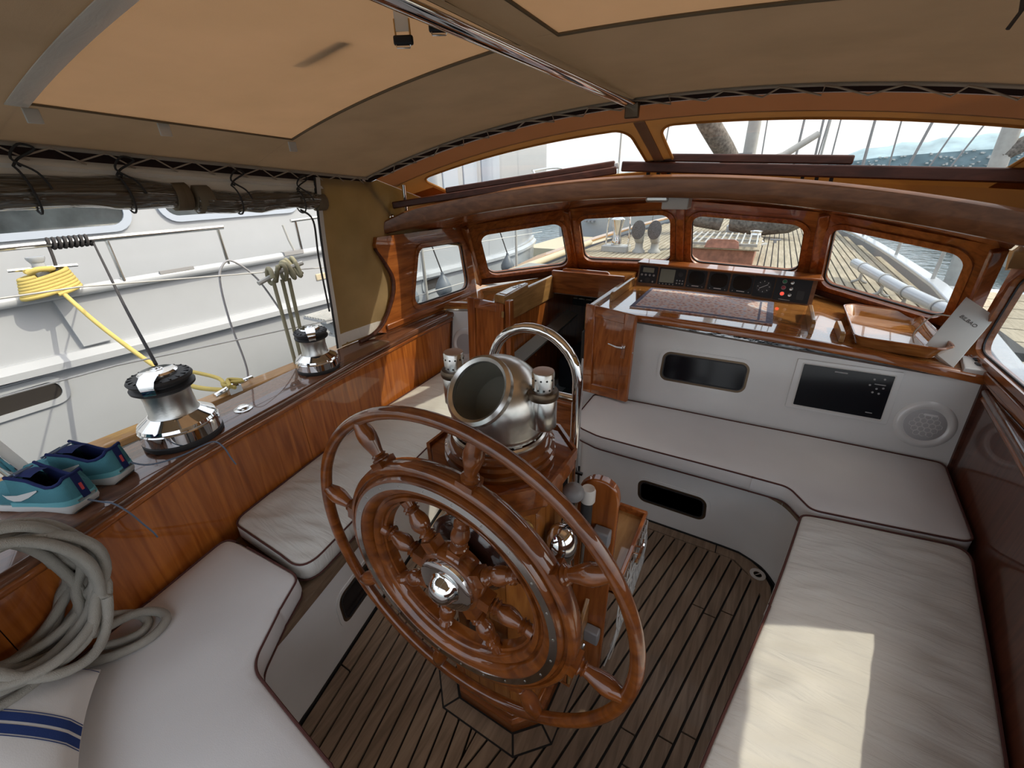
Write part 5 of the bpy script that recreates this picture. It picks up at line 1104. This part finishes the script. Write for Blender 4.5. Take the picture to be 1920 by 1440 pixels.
# ================================================================== striped pillow
t = thing('striped_pillow', 'white pillow with navy blue stripes on the large cushion', 'pillow', (-.78,-.72,.53))
uu, vv, oo_ = V((.88,.47,0)), V((.93,-.37,0)), V((-.735,-.535,.575))
def pil(u, v, dz=0, top=1):                                  # u to the left from the near corner, v towards the stern
    pu, pv = -.44*u+.03*math.sin(PI*v)*(.5-u)*0, .40*v
    e = (max(0, 4*u*(1-u))**.45)*(max(0, 4*v*(1-v))**.45)
    pinch = .020*(1-4*v*(1-v)); pinch2 = .015*(1-4*u*(1-u))
    p = oo_+uu*(pu-(.03*4*v*(1-v))*(-1 if u > .5 else 1)*(abs(2*u-1)))+vv*pv
    return p+V((0,0,(.060 if top > 0 else -.04)*e+dz))
MB().grid(lambda u, v: pil(u, v), 24, 24).build('cover_top', M['pillow_white'], t, smooth=80); MB().grid(lambda u, v: pil(u, v, 0, -1), 12, 12).build('cover_bottom', M['pillow_white'], t, smooth=80)
for v0, v1 in ((.40,.455),(.475,.53)): MB().grid(lambda u, v: pil(u, v0+(v1-v0)*v, .0015), 24, 3).build('stripe', M['pillow_blue'], t, smooth=80)
for v0, v1 in ((.385,.391),(.538,.544),(.02,.026)): MB().grid(lambda u, v: pil(u, v0+(v1-v0)*v, .0015), 24, 1).build('fine_stripe', M['pillow_blue'], t, smooth=80)
# ================================================================== OUTSIDE: water, own decks
water = MB().prism([(-500,-200,-1.3),(500,-200,-1.3),(500,900,-1.3),(-500,900,-1.3)], (0,0,-.1)).build('water', M['water'], None); water['kind'] = 'structure'
def xb(y): return 1.92-.010*max(0, y-4)**2                   # half breadth of the foredeck
deck = MB().prism([(-1.95,2.84,.66),(1.95,2.84,.66),(1.95,4,.66)]+[(xb(y), y, .66) for y in (6,8,10,12,14)]+[(-xb(y), y, .66) for y in (14,12,10,8,6)]+[(-1.95,4,.66)], (0,0,.05)).build('foredeck', M['caulk'], None, smooth=0); struct(deck); MI[deck.name] = Matrix.Identity(4)
w = .068
for k in range(-28, 28):
    x = w*k; y1 = 13.5
    while y1 > 3 and max(abs(x), abs(x+w)) > xb(y1)-.10: y1 -= .25
    if y1 > 3.1: MB().box((x, 2.86, .705), (x+w-.013, y1, .720)).build('deck_plank', M['deck_teak'], deck, smooth=0)
for sd in (-1, 1):
    xi = 1.34 if sd < 0 else 1.60
    sdk = MB().loops([[(sd*xi,y,.52),(sd*(1.80+.0*y),y,.52),(sd*1.80,y,.55),(sd*xi,y,.55)] for y in (-1.5,0,1.5,2.9)]).build('side_deck', M['deck_teak'], None, smooth=0); struct(sdk)
    ys = [-1.5+.5*i for i in range(31)]; xr = lambda y: sd*(1.70+.04*min(y, 3)/3 if y < 3 else xb(y)-.16)
    bw = MB().loops([[(xr(y),y,-1.5),(xr(y),y,.70),(xr(y)+sd*.03,y,.70),(xr(y)+sd*.03,y,-1.5)] for y in ys]).build('wall_bulwark_port' if sd < 0 else 'wall_bulwark_starboard', M['hull_white'], None, smooth=40); struct(bw); MI[bw.name] = Matrix.Identity(4)
    MB().loops([[(xr(y)-sd*.05,y,.70+.12*max(0,min(1,(y-2)/2))),(xr(y)+sd*.05,y,.70+.12*max(0,min(1,(y-2)/2))),(xr(y)+sd*.05,y,.735+.12*max(0,min(1,(y-2)/2))),(xr(y)-sd*.05,y,.735+.12*max(0,min(1,(y-2)/2)))] for y in ys]).build('cap_rail', M['light_teak'] if sd < 0 else M['hull_white'], bw, smooth=20, bevel=.008)
    if sd > 0:
        for y, wd in ((4.2,'nearest'), (5.5,'second nearest'), (7.2,'third'), (9.0,'farthest')): 
            st = MB().tube([(xr(y), y, .84), (xr(y), y, 1.5)], .014, 8).build('stanchion', M['spar'], None); tag(st, wd+' steel stanchion on the starboard bulwark seen through the windscreen', 'stanchion', 'stanchions on the starboard bulwark')
# lifelines along the port deck
for z0, z1, lab in ((1.335,1.22,'upper white lifeline wire along the port deck'), (1.005,.90,'lower white lifeline wire along the port deck')):
    o = MB().tube([(-1.75,-1.5,z0+.03),(-1.75,0,z0),(-1.75,1.1,z1),(-1.75,4,z1-.1)], .0035, 6).build('lifeline', M['rope_white'], None); tag(o, lab, 'wire', 'lifelines on the port side')
for y, wd in ((1.95,'nearest'), (3.4,'middle'), (4.9,'farthest')):
    o = MB().tube([(-1.75,y,.72),(-1.75,y,1.34)], .013, 8).build('stanchion', M['spar'], None); tag(o, wd+' steel stanchion on the port bulwark seen through the side windows', 'stanchion', 'stanchions on the port bulwark')
# pole lashed along the starboard deck
t = thing('deck_pole', 'long white pole lying in brackets along the starboard deck', 'pole', (1.45,3.8,.72))
MB().tube([(1.62,2.9,.86),(1.47,3.6,.86),(1.30,4.75,.86)], .042, 18).build('pole', M['hull_white'], t)
for y, x in ((3.15,1.565),(3.55,1.48),(3.98,1.415),(4.5,1.338)):
    MB().lathe([(.042,-.012),(.048,-.012),(.048,.012),(.042,.012)], (x,y,.86), V((-.14,1,0)), 18, closed=True).build('band', M['spar'], t)
    MB().tube(spline([(x,y,.815),(x+.01,y,.75),(x+.06,y,.725)], 4), .012, 6).build('bracket_foot', M['spar'], t); MB().tube(spline([(x,y,.80),(x-.01,y,.75),(x-.06,y,.725)], 4), .012, 6).build('bracket_foot', M['spar'], t)
t = MB().tube([(-1.62,2.95,.84),(-1.63,3.8,.84),(-1.60,5.2,.86)], .035, 14).build('deck_pole', M['beige'], None); tag(t, 'cream pole lying along the port deck seen through the port windscreen', 'pole')
# skylight with grating
t = thing('skylight', 'red-brown wooden skylight box with slatted top on the foredeck', 'hatch', (.03,5.4,.72))
MB().box((-.36,4.92,.715), (.42,5.95,.90)).build('box', M['brick_red'], t, bevel=.01); MB().box((-.40,4.88,.90), (.46,5.99,.92)).build('top_board', M['deck_teak'], t, bevel=.006)
MB().prism([(-.10,4.86,.92),(.26,4.86,.92),(.24,4.88,.99),(.20,4.88,1.01),(-.04,4.88,1.01),(-.08,4.88,.99)], (0,.03,0)).build('coaming_board', M['brick_red'], t, smooth=0)
for k in range(11): x = -.34+.075*k; MB().obox((x, 5.42, .965), (.016, 1.05, .014), Matrix.Rotation(.02, 3, 'Z')).build('slat', M['spar'], t)
for y in (4.98, 5.4, 5.86): MB().obox((.03, y, .945), (.80, .02, .03)).build('cross_bar', M['spar'], t)
# cowl ventilators and capstan
for (x, y, s, lab) in ((-1.0,5.5,1.0,'cowl ventilator with dark mesh mouth on the foredeck, left of the pair'), (-.80,5.55,1.0,'cowl ventilator with dark mesh mouth on the foredeck, right of the pair'), (-.60,6.0,1.0,'third cowl ventilator half hidden by the centre mullion')):
    t = thing('cowl_ventilator', lab, 'ventilator', (x, y, .72), 'cowl ventilators on the foredeck')
    MB().lathe([(.085,0),(.085,.02),(.055,.05),(.05,.12),(.06,.16)], (x,y,.72), n=24).build('pipe', M['spar'], t, smooth=45)
    Ls = []
    for i in range(9):
        a = i/8; c_ = V((x, y-.02-.10*a, .86+.17*math.sin(a*1.3))); r_ = .055+.035*a
        d_ = V((0,-math.sin(a*1.35),math.cos(a*1.35))); u_ = V((1,0,0)); w2 = d_.cross(u_)
        Ls.append([c_+r_*(math.cos(q)*u_+1.35*math.sin(q)*w2) for q in [2*PI*j/20 for j in range(20)]])
    MB().loops(Ls).build('cowl', M['spar'], t, smooth=50)
    MB().loops([[p+V((0,-.004,0)) for p in Ls[-1]], [p*.9+(sum(Ls[-1], V((0,0,0)))/20)*.1+V((0,-.008,0)) for p in Ls[-1]]]).build('mouth', M['mesh_dark'], t)
t = thing('capstan', 'chrome capstan inside a bent tube guard on the foredeck', 'capstan', (-1.33,5.5,.72))
MB().box((-1.50,5.38,.715), (-1.14,5.62,.80)).build('plinth', M['spar'], t, bevel=.01); MB().lathe([(.07,0),(.075,.03),(.055,.10),(.05,.18),(.08,.30),(.095,.34),(.05,.37)], (-1.32,5.5,.80), n=28).build('drum', M['chrome'], t, smooth=50)
MB().tube(spline([(-1.47,5.5,.80),(-1.46,5.5,1.1),(-1.42,5.5,1.24),(-1.3,5.5,1.27),(-1.18,5.5,1.22),(-1.15,5.5,1.0),(-1.15,5.5,.80)], 5), .012, 8).build('guard', M['chrome'], t)
# mast with furled sail and boom
t = thing('main_mast', 'own grey mast with furled sail rising from the foredeck', 'mast', (-.05,8.4,.72))
MB().tube([(-.02,8.4,.7),(-.22,8.4,9.5)], [.10,.085], 18).build('mast', M['spar'], t)
MB().lathe([(.16,0),(.16,.10),(.12,.14)], (-.02,8.4,.715), n=24).build('mast_collar', M['hull_white'], t)
MB().tube(spline([(-.20,8.2,1.75),(-.55,7.6,2.25),(-1.0,7.0,2.9)], 5), [.12,.13,.14,.15,.15,.15,.15,.14,.14,.13,.12], 14).build('furled_sail', M['sail_cover'], t, smooth=70)
MB().tube([(-.05,7.9,.98),(.35,7.8,.95),(.75,7.7,.98),(1.15,7.6,1.10)], [.20,.22,.18,.06], 12).build('sail_bundle', M['sail_cover'], t, smooth=70)
MB().tube([(-1.05,7.9,1.15),(-.6,7.9,1.0),(-.22,7.9,.93)], [.10,.17,.15], 12).build('sail_bundle', M['sail_cover'], t, smooth=70)
MB().tube([(-.15,8.38,1.75),(.45,8.6,1.92),(.88,8.8,2.22)], [.05,.055,.05], 12).build('boom', M['spar'], t)
for z in (1.55,1.7,1.95): MB().obox((-.09-.02*z,8.3,z), (.26,.06,.05)).build('fitting', M['rig'], t)
for x, y, wd in ((-.45,7.4,'left of the mast foot'),(.62,7.1,'right of the mast foot'),(1.15,6.4,'nearest the starboard bulwark')):
    o = thing('deck_cleat', 'small metal cleat on the bright foredeck '+wd, 'cleat', (x,y,.72), 'cleats on the foredeck'); MB().tube([(x-.07,y,.765),(x+.07,y,.765)], .012, 8).build('horns', M['rig'], o); MB().box((x-.02,y-.015,.715),(x+.02,y+.015,.765)).build('post', M['rig'], o)
t = thing('deck_winch', 'low chrome winch beside the mast on the foredeck', 'winch', (.35,6.9,.72)); MB().lathe([(.14,0),(.14,.05),(.09,.08),(.07,.16),(.09,.19),(.04,.20)], (.35,6.9,.715), n=28).build('drum', M['chrome'], t, smooth=45); MB().lathe([(.18,0),(.18,.02)], (.35,6.9,.714), n=28).build('base', M['spar'], t)
WX = [(1.64,1.4),(1.67,1.3),(2.0,1.6),(2.05,3.4),(2.2,4.5),(2.4,5.2),(.96,.7),(.93,1.2),(1.18,1.0),(.66,.55),(-1.65,-1.2),(.18,-.25)]
for k, (a, b_) in enumerate(WX):
    o = MB().tube([(a,9,.8),(b_,9,9)], .012 if k % 3 else .02, 6).build('shroud', M['rig'], None); tag(o, 'thin dark rigging wire against the bright sky in the dodger windows', 'wire', 'rigging wires forward')
t = thing('berthed_mast', 'grey mast of a berthed boat at the right of the starboard dodger window', 'mast', (4.6,14,-1.2))
MB().tube([(4.75,14,-1.2),(4.55,14,3.6),(4.75,14,9)], [.16,.16,.13], 14).build('mast', M['spar'], t); MB().tube([(4.6,14,1.9),(5.6,14,2.6)], .16, 12).build('furled_sail', M['sail_cover'], t); MB().tube([(4.4,14,1.5),(5.6,13,1.75)], .08, 8).build('boom', M['spar'], t)
# ------------------------------------------------ lines and fittings on the port side
def rope(pts, r, mat, label, cat='rope', name='rope', n=6, group=None): o = MB().tube(spline(pts, 8), r, n).build(name, M[mat], None, smooth=80); return tag(o, label, cat, group)
YX = -2.94
t = thing('mooring_coil', 'yellow mooring rope wound round a post on the white yacht', 'rope', (YX,.18,1.12))
P = []
for k in range(7):
    for q in range(14):
        a = 2*PI*q/14; P.append((YX-.02+(.085-.004*k)*math.cos(a), .175+(.125-.004*k+.03*(a < .4))*math.sin(a), 1.145+.016*k+.016*q/14+.02*math.sin(a)))
MB().tube(spline(P, 3), .012, 8).build('wraps', M['rope_yellow'], t, smooth=80)
MB().tube(spline([(YX+.02,.11,1.27),(YX+.04,.15,1.285),(YX+.03,.2,1.28),(YX-.03,.22,1.275),(YX-.04,.16,1.28),(YX,.11,1.275)], 4), .014, 8).build('top_wrap', M['rope_yellow'], t, smooth=80)
rope([(YX+.06,.20,1.14),(-2.6,.22,.98),(-2.2,.26,.80),(-1.95,.29,.735),(-1.68,.33,.755)], .012, 'rope_yellow', 'yellow mooring line stretched from the white yacht to a cleat near the large winch', n=8, name='mooring_line')
rope([(-1.68,.33,.77),(-1.9,.40,.745),(-2.1,.33,.78)], .010, 'rope_yellow', 'second part of yellow line running back from the cleat behind the large winch', n=8, name='mooring_line')
t = thing('cleat', 'steel cleat with yellow rope turns on the port cap rail', 'cleat', (-1.66,.36,.735)); MB().tube([(-1.64,.26,.765),(-1.66,.36,.775),(-1.69,.47,.765)], .012, 8).build('horns', M['chrome'], t); MB().box((-1.675,.33,.735),(-1.645,.39,.77)).build('post', M['chrome'], t)
MB().tube(spline([(-1.62,.33,.79),(-1.69,.36,.80),(-1.63,.40,.79),(-1.70,.33,.785),(-1.62,.35,.775)], 4), .009, 8).build('rope_turns', M['rope_yellow'], t)
lash = []
for i in range(61): a = i/60; lash.append((-3.0+.026*math.cos(a*2*PI*8), .26+.19*a, 1.40+.028*math.sin(a*2*PI*8)))
rope(lash, .008, 'cord_dark', 'black cord lashed in turns round the handrail of the white yacht', 'cord', 'lashing')
rope([(-3.0,.26,1.39),(-2.98,.25,1.32),(-2.96,.235,1.26),(-2.95,.22,1.22)], .008, 'cord_dark', 'black cord end hanging from the lashed handrail to the yellow coil', 'cord', 'cord_end')
rope([(-2.98,.45,1.38),(-2.40,.29,1.30),(-1.80,.125,1.215),(-1.195,-.035,1.135)], .0055, 'cord_dark', 'thin black line from the lashed handrail down to the large winch', 'cord', 'sheet_line')
rope([(-1.76,0.430,0.662),(-1.76,0.491,0.775),(-1.76,0.487,1.058),(-1.76,0.501,1.246),(-1.76,0.534,1.322),(-1.76,0.590,1.336),(-1.76,0.685,1.227),(-1.76,0.769,1.011)], .005, 'cord_grey', 'thin grey line hanging in a tall loop behind the winches', 'cord', 'hanging_line')
rope([(-1.372,.757,1.565),(-1.50,.90,1.50),(-1.60,.955,1.30),(-1.62,.962,1.0)], .005, 'cord_dark', 'thin dark line hanging down beside the dodger edge', 'cord', 'hanging_line')
t = thing('line_knot', 'knotted khaki lines made fast to a pin above the smaller winch', 'rope', (-1.72,.8,1.2))
MB().tube([(-1.72,.66,1.215),(-1.72,.80,1.255),(-1.72,.93,1.275)], .012, 8).build('pin', M['spar'], t)
kn = []
for i in range(40): a = i/39; kn.append((-1.72+.04*math.cos(a*30), .72+.19*a, 1.235+.03*a+.045*math.sin(a*30+a*6)))
MB().tube(spline(kn, 3), .011, 8).build('knot', M['rope_khaki'], t, smooth=80)
for dy, y2 in ((-.05,.735),(0,.775),(.04,.81)): MB().tube([(-1.72,.79+dy,1.21),(-1.715,y2,.74)], .010, 8).build('fall', M['rope_khaki'], t)
# ================================================================== OUTSIDE: white motor yacht alongside to port
t = thing('motor_yacht', 'large white motor yacht moored alongside to port with handrail and portlights', 'boat', (-4.5,2,-1.3))
def hx(y): return -3.0-.0*y if y < 4.6 else -3.0-.16*(y-4.6)**2*.5
ysh = [-9+1.0*i for i in range(14)]+[4.8,5.2,5.6,6.0,6.4,6.8,7.2,7.6]
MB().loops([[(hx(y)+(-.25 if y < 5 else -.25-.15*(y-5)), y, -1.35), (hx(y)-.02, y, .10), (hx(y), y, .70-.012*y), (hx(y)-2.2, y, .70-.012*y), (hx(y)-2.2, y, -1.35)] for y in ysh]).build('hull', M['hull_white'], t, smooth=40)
MB().loops([[(hx(y), y, .70-.03*y), (hx(y)+.05, y, .715-.03*y), (hx(y)+.05, y, .755-.03*y), (hx(y)+.0, y, .79-.03*y), (hx(y)-.05, y, .79-.03*y)] for y in ysh]).build('rub_strake', M['hull_white'], t, smooth=30)
MB().loops([[(hx(y)-.04, y, .68-.012*y), (hx(y)-.04, y, 1.10), (hx(y)-.07, y, 1.10), (hx(y)-.07, y, .68-.012*y)] for y in ysh]).build('bulwark', M['hull_white'], t, smooth=30)
MB().tube([(hx(y)-.02, y, 1.125) for y in ysh], .032, 12).build('cap_tube', M['hull_white'], t)
MB().tube([(-3.0,y,1.40) for y in (-9,0,1.21)], .017, 10).build('handrail', M['steel'], t)
for y in (-1.4,-.2,.52,1.17): MB().tube([(-3.0,y,1.14),(-3.0,y,1.39)], .011, 8).build('rail_post', M['steel'], t)
MB().tube([(-3.0,1.76,1.395),(-3.0,2.6,1.42),(-3.0,4.5,1.46)], .014, 10).build('handrail', M['steel'], t)
for y in (1.80,3.0,4.2): MB().tube([(-3.0,y,1.14),(-3.0,y,1.40)], .011, 8).build('rail_post', M['steel'], t)
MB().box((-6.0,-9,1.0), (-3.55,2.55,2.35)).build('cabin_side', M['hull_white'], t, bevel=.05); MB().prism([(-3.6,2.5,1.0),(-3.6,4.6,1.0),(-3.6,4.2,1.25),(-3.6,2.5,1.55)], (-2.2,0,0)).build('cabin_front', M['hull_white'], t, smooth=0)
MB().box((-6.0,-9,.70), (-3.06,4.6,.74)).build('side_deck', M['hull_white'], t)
for y0, y1, z0, z1 in ((-.75,.84,1.44,1.80),(1.10,2.2,1.47,1.80),(-2.6,-1.0,1.44,1.80)):
    P = rrect_uv(y0,z0,y1,z1,.09,.09); P2 = rrect_uv(y0-.045,z0-.045,y1+.045,z1+.045,.13,.13)
    f = MB().loops([[(-3.55,*p) for p in P2], [(-3.53,*p) for p in P2], [(-3.53,*p) for p in P], [(-3.55,*p) for p in P]], ring=True).build('window', M['window_grey'], t); MB().loops([[(-3.548,*p) for p in P], [(-3.541,*p) for p in P]]).build('pane', M['pane_dark'], f)
for y0, y1, z0, z1 in ((-.62,.015,.545,.655),(2.25,2.65,.46,.58),(3.3,3.7,.45,.58),(4.3,4.6,.50,.66),(-2.4,-1.8,.55,.66)):
    X0 = -3.004; P = rrect_uv(y0,z0,y1,z1,.05,.05); P2 = rrect_uv(y0-.035,z0-.035,y1+.035,z1+.035,.08,.08)
    f = MB().loops([[(X0-.01,*p) for p in P2], [(X0+.012,*p) for p in P2], [(X0+.012,*p) for p in P], [(X0-.01,*p) for p in P]], ring=True).build('portlight', M['hull_white'], t, smooth=30); MB().loops([[(X0-.005,*p) for p in P], [(X0+.004,*p) for p in P]]).build('pane', M['dark_inside'], f)
MB().box((-3.005,.72,1.143), (-2.99,.93,1.165)).build('name_plate', M['grey_print'], t); MB().box((-3.03,1.62,1.13),(-2.98,1.80,1.16)).build('gate_plate', M['grey_print'], t)
MB().tube([(-3.0,1.68,1.37),(-3.0,1.70,1.25),(-3.0,1.73,1.15)], .008, 6).build('gate_chain', M['spar'], t)
MB().tube([(-2.96,.175,1.13),(-2.96,.175,1.335)], [.028,.028], 14).build('mooring_post', M['hull_white'], t); MB().tube([(-2.96,.05,1.29),(-2.96,.33,1.275)], .009, 8).build('post_bar', M['steel'], t); MB().lathe([(.03,0),(.04,.02),(.04,.03)], (-2.96,.175,1.315), n=16).build('post_cap', M['hull_white'], t)
for y in (-1.5,.22,2.2): MB().prism([(-3.04,y-.05,1.10),(-3.04,y+.0,1.10),(-3.04,y+.12,.80),(-3.04,y-.02,.80)], (.03,0,0)).build('gusset', M['hull_white'], t, smooth=0)
MB().box((-3.045,1.90,.86), (-3.03,2.12,.92)).build('scupper_panel', M['beige'], t, bevel=.01)
MB().box((-6.2,5.0,1.0), (-4.1,9,2.6)).build('wheelhouse', M['hull_white'], t, bevel=.08)
for y0, y1 in ((5.2,5.6),(5.75,6.15),(6.3,6.9)): MB().box((-4.105,y0,1.55), (-4.08,y1,2.3)).build('window', M['window_grey'], t, bevel=.02)
MB().tube(spline([(-3.4,7.0,1.1),(-3.4,7.0,1.72),(-3.5,7.2,1.8),(-3.6,8.6,1.85),(-3.6,8.9,1.6),(-3.6,9,1.1)], 5), .02, 8).build('pulpit', M['steel'], t)
for y, z, lab in ((2.81,.52,'dark pear-shaped fender hanging on the white yacht, left in the side window'), (3.40,.50,'dark pear-shaped fender hanging on the white yacht, right in the side window'), (4.93,.50,'dark pear-shaped fender hanging near the white yacht bow')):
    f = thing('fender', lab, 'fender', (-2.78,y,z-.1), 'fenders hanging on the white yacht'); MB().lathe([(r_*.68, h_*.8) for r_, h_ in [(.02,-.14),(.10,-.12),(.15,-.04),(.145,.02),(.09,.12),(.04,.18),(.028,.20),(.028,.23),(.001,.235)]], (-2.78,y,z), n=20).build('ball', M['fender_grey'], f, smooth=60); MB().tube([(-2.78,y,z+.18),(-2.95,y,1.12)], .008, 6).build('lanyard', M['cord_dark'], f)
t = thing('boarding_steps', 'grey slatted boarding steps with blue canvas sides standing beside the dodger', 'steps', (-2.35,1.6,-.4))
for k, (z, x) in enumerate(((.735,-2.42),(.60,-2.25))):
    tr = MB().box((x-.14,1.38+.07*k,z-.03), (x+.14,1.95,z-.012)).build('tread', M['hull_white'], t)
    for q in range(8): MB().box((x-.13+.033*q,1.385+.07*k,z-.012), (x-.108+.033*q,1.95,z)).build('slat', M['spar'], tr)
MB().bar((-2.40,1.44,.70), (-2.05,1.60,.30), .03, .06).build('stringer', M['hull_white'], t); MB().prism([(-2.40,1.50,.68),(-2.10,1.60,.50),(-2.10,1.62,.20),(-2.38,1.52,.25)], (0,.25,0)).build('canvas_side', M['fender_blue'], t, smooth=0); MB().bar((-2.30,1.46,.30), (-2.30,1.46,-1.0), .05, .05).build('leg', M['hull_white'], t); MB().bar((-2.12,1.9,.50), (-2.12,1.9,-1.0), .05, .05).build('leg', M['hull_white'], t)
# ================================================================== OUTSIDE: harbour ahead
q_ = MB().box((-60,38,-1.4), (60,44,.2)).build('quay', M['stone'], None); q_['kind'] = 'structure'
q_ = MB().box((7.5,2,-1.4), (14,36,-.25)).build('stone_quay', M['stone'], None); q_['kind'] = 'structure'
t = thing('pontoon', 'wooden floating pontoon on the starboard side of the boat', 'pontoon', (5,9,-1.2))
MB().box((3.6,4,-1.35), (5.6,13,-.80)).build('float', M['hull_white'], t)
for k in range(11): MB().box((3.55,4+.77*k,-.80), (5.65,4.72+.77*k,-.76)).build('plank', M['deck_teak'], t)
t = thing('white_boat', 'white boat berthed ahead seen through the port windscreen window', 'boat', (-5.5,20,-1.3))
MB().loops([[(x,20+.6*abs(x+5.5)/3,-1.35),(x,19.8+.6*abs(x+5.5)/3,.10),(x,22,.10),(x,22,-1.35)] for x in (-9,-7.5,-5.5,-3.5,-2.6)]).build('hull', M['hull_white'], t, smooth=40); MB().box((-7.5,20.4,.1), (-4.0,21.6,1.2)).build('cabin', M['hull_white'], t, bevel=.1)
for k in range(3): MB().box((-7.35+.18*k,19.85,-.30), (-7.25+.18*k,20.3,-.22)).build('vent', M['rig'], t); MB().box((-7.2+1.0*k,20.38,.45), (-6.5+1.0*k,20.42,.85)).build('window', M['pane_dark'], t)
MB().box((-8,15,-1.4), (-3.5,19,-.85)).build('jetty', M['beige'], None); bpy.data.objects['jetty']['kind'] = 'structure'
for (x, y, h, wd) in ((14,46,9,'third'),(24,48,11,'fourth'),(-14,46,8,'first'),(3,47,12,'second')):
    t = thing('sailing_boat', 'distant sailing boat with bare mast at the far quay, %s from the left' % wd, 'boat', (x,y,-1.3), 'distant moored boats')
    MB().loops([[(x-4,y,-1.3),(x-4.2,y-.9,.2),(x-4.2,y+.9,.2)],[(x,y,-1.3),(x,y-1.5,.3),(x,y+1.5,.3)],[(x+4.8,y,-1.0),(x+5.4,y-.1,.6),(x+5.4,y+.1,.6)]]).build('hull', M['hull_white'], t, smooth=40); MB().tube([(x,y,0),(x,y,h)], .09, 8).build('mast', M['spar'], t); MB().box((x-2,y-.7,.3),(x+1.5,y+.7,.9)).build('cabin', M['hull_white'], t, bevel=.1)
# hills with a pale town
random.seed(11)
ridge = [(-420,3),(-200,6),(-110,4),(-30,6),(10,9),(45,12),(60,19),(85,24),(145,29),(200,31),(300,36),(420,30)]
hl = MB().loops([[(x,600,-2),(x,600-h*.2,h*.55),(x,625,h+1.5*math.sin(x*.2)),(x,700,-2)] for x, h in [(x, lerp_tab(ridge, x)) for x in range(-420, 421, 10)]]).build('hills', M['hill'], None, smooth=50); hl['kind'] = 'structure'; MI[hl.name] = Matrix.Identity(4)
tw = MB()
for k in range(260):
    x = random.uniform(20, 330); h = lerp_tab(ridge, x); z = random.uniform(0, h*.55); s = random.uniform(.5, 1.4); tw.box((x, 594-z*.1, z), (x+s*1.4, 603, z+s))
o = tw.build('town', M['town'], hl); o['kind'] = 'stuff'
# piles added out of view to keep sun out of the starboard side window
t = thing('sun_block_piles', 'added cluster of thick piles, unseen off the starboard side, blocking the sun', 'piles', (3.4,2.7,-1.3))
for dx, dy in ((-.20,.26),(0,-.02),(.12,.40)): MB().tube([(3.35+dx,2.62+dy,-1.6),(3.35+dx*.9,2.62+dy*.95,4.6)], .22, 14).build('pile', M['stone'], t)
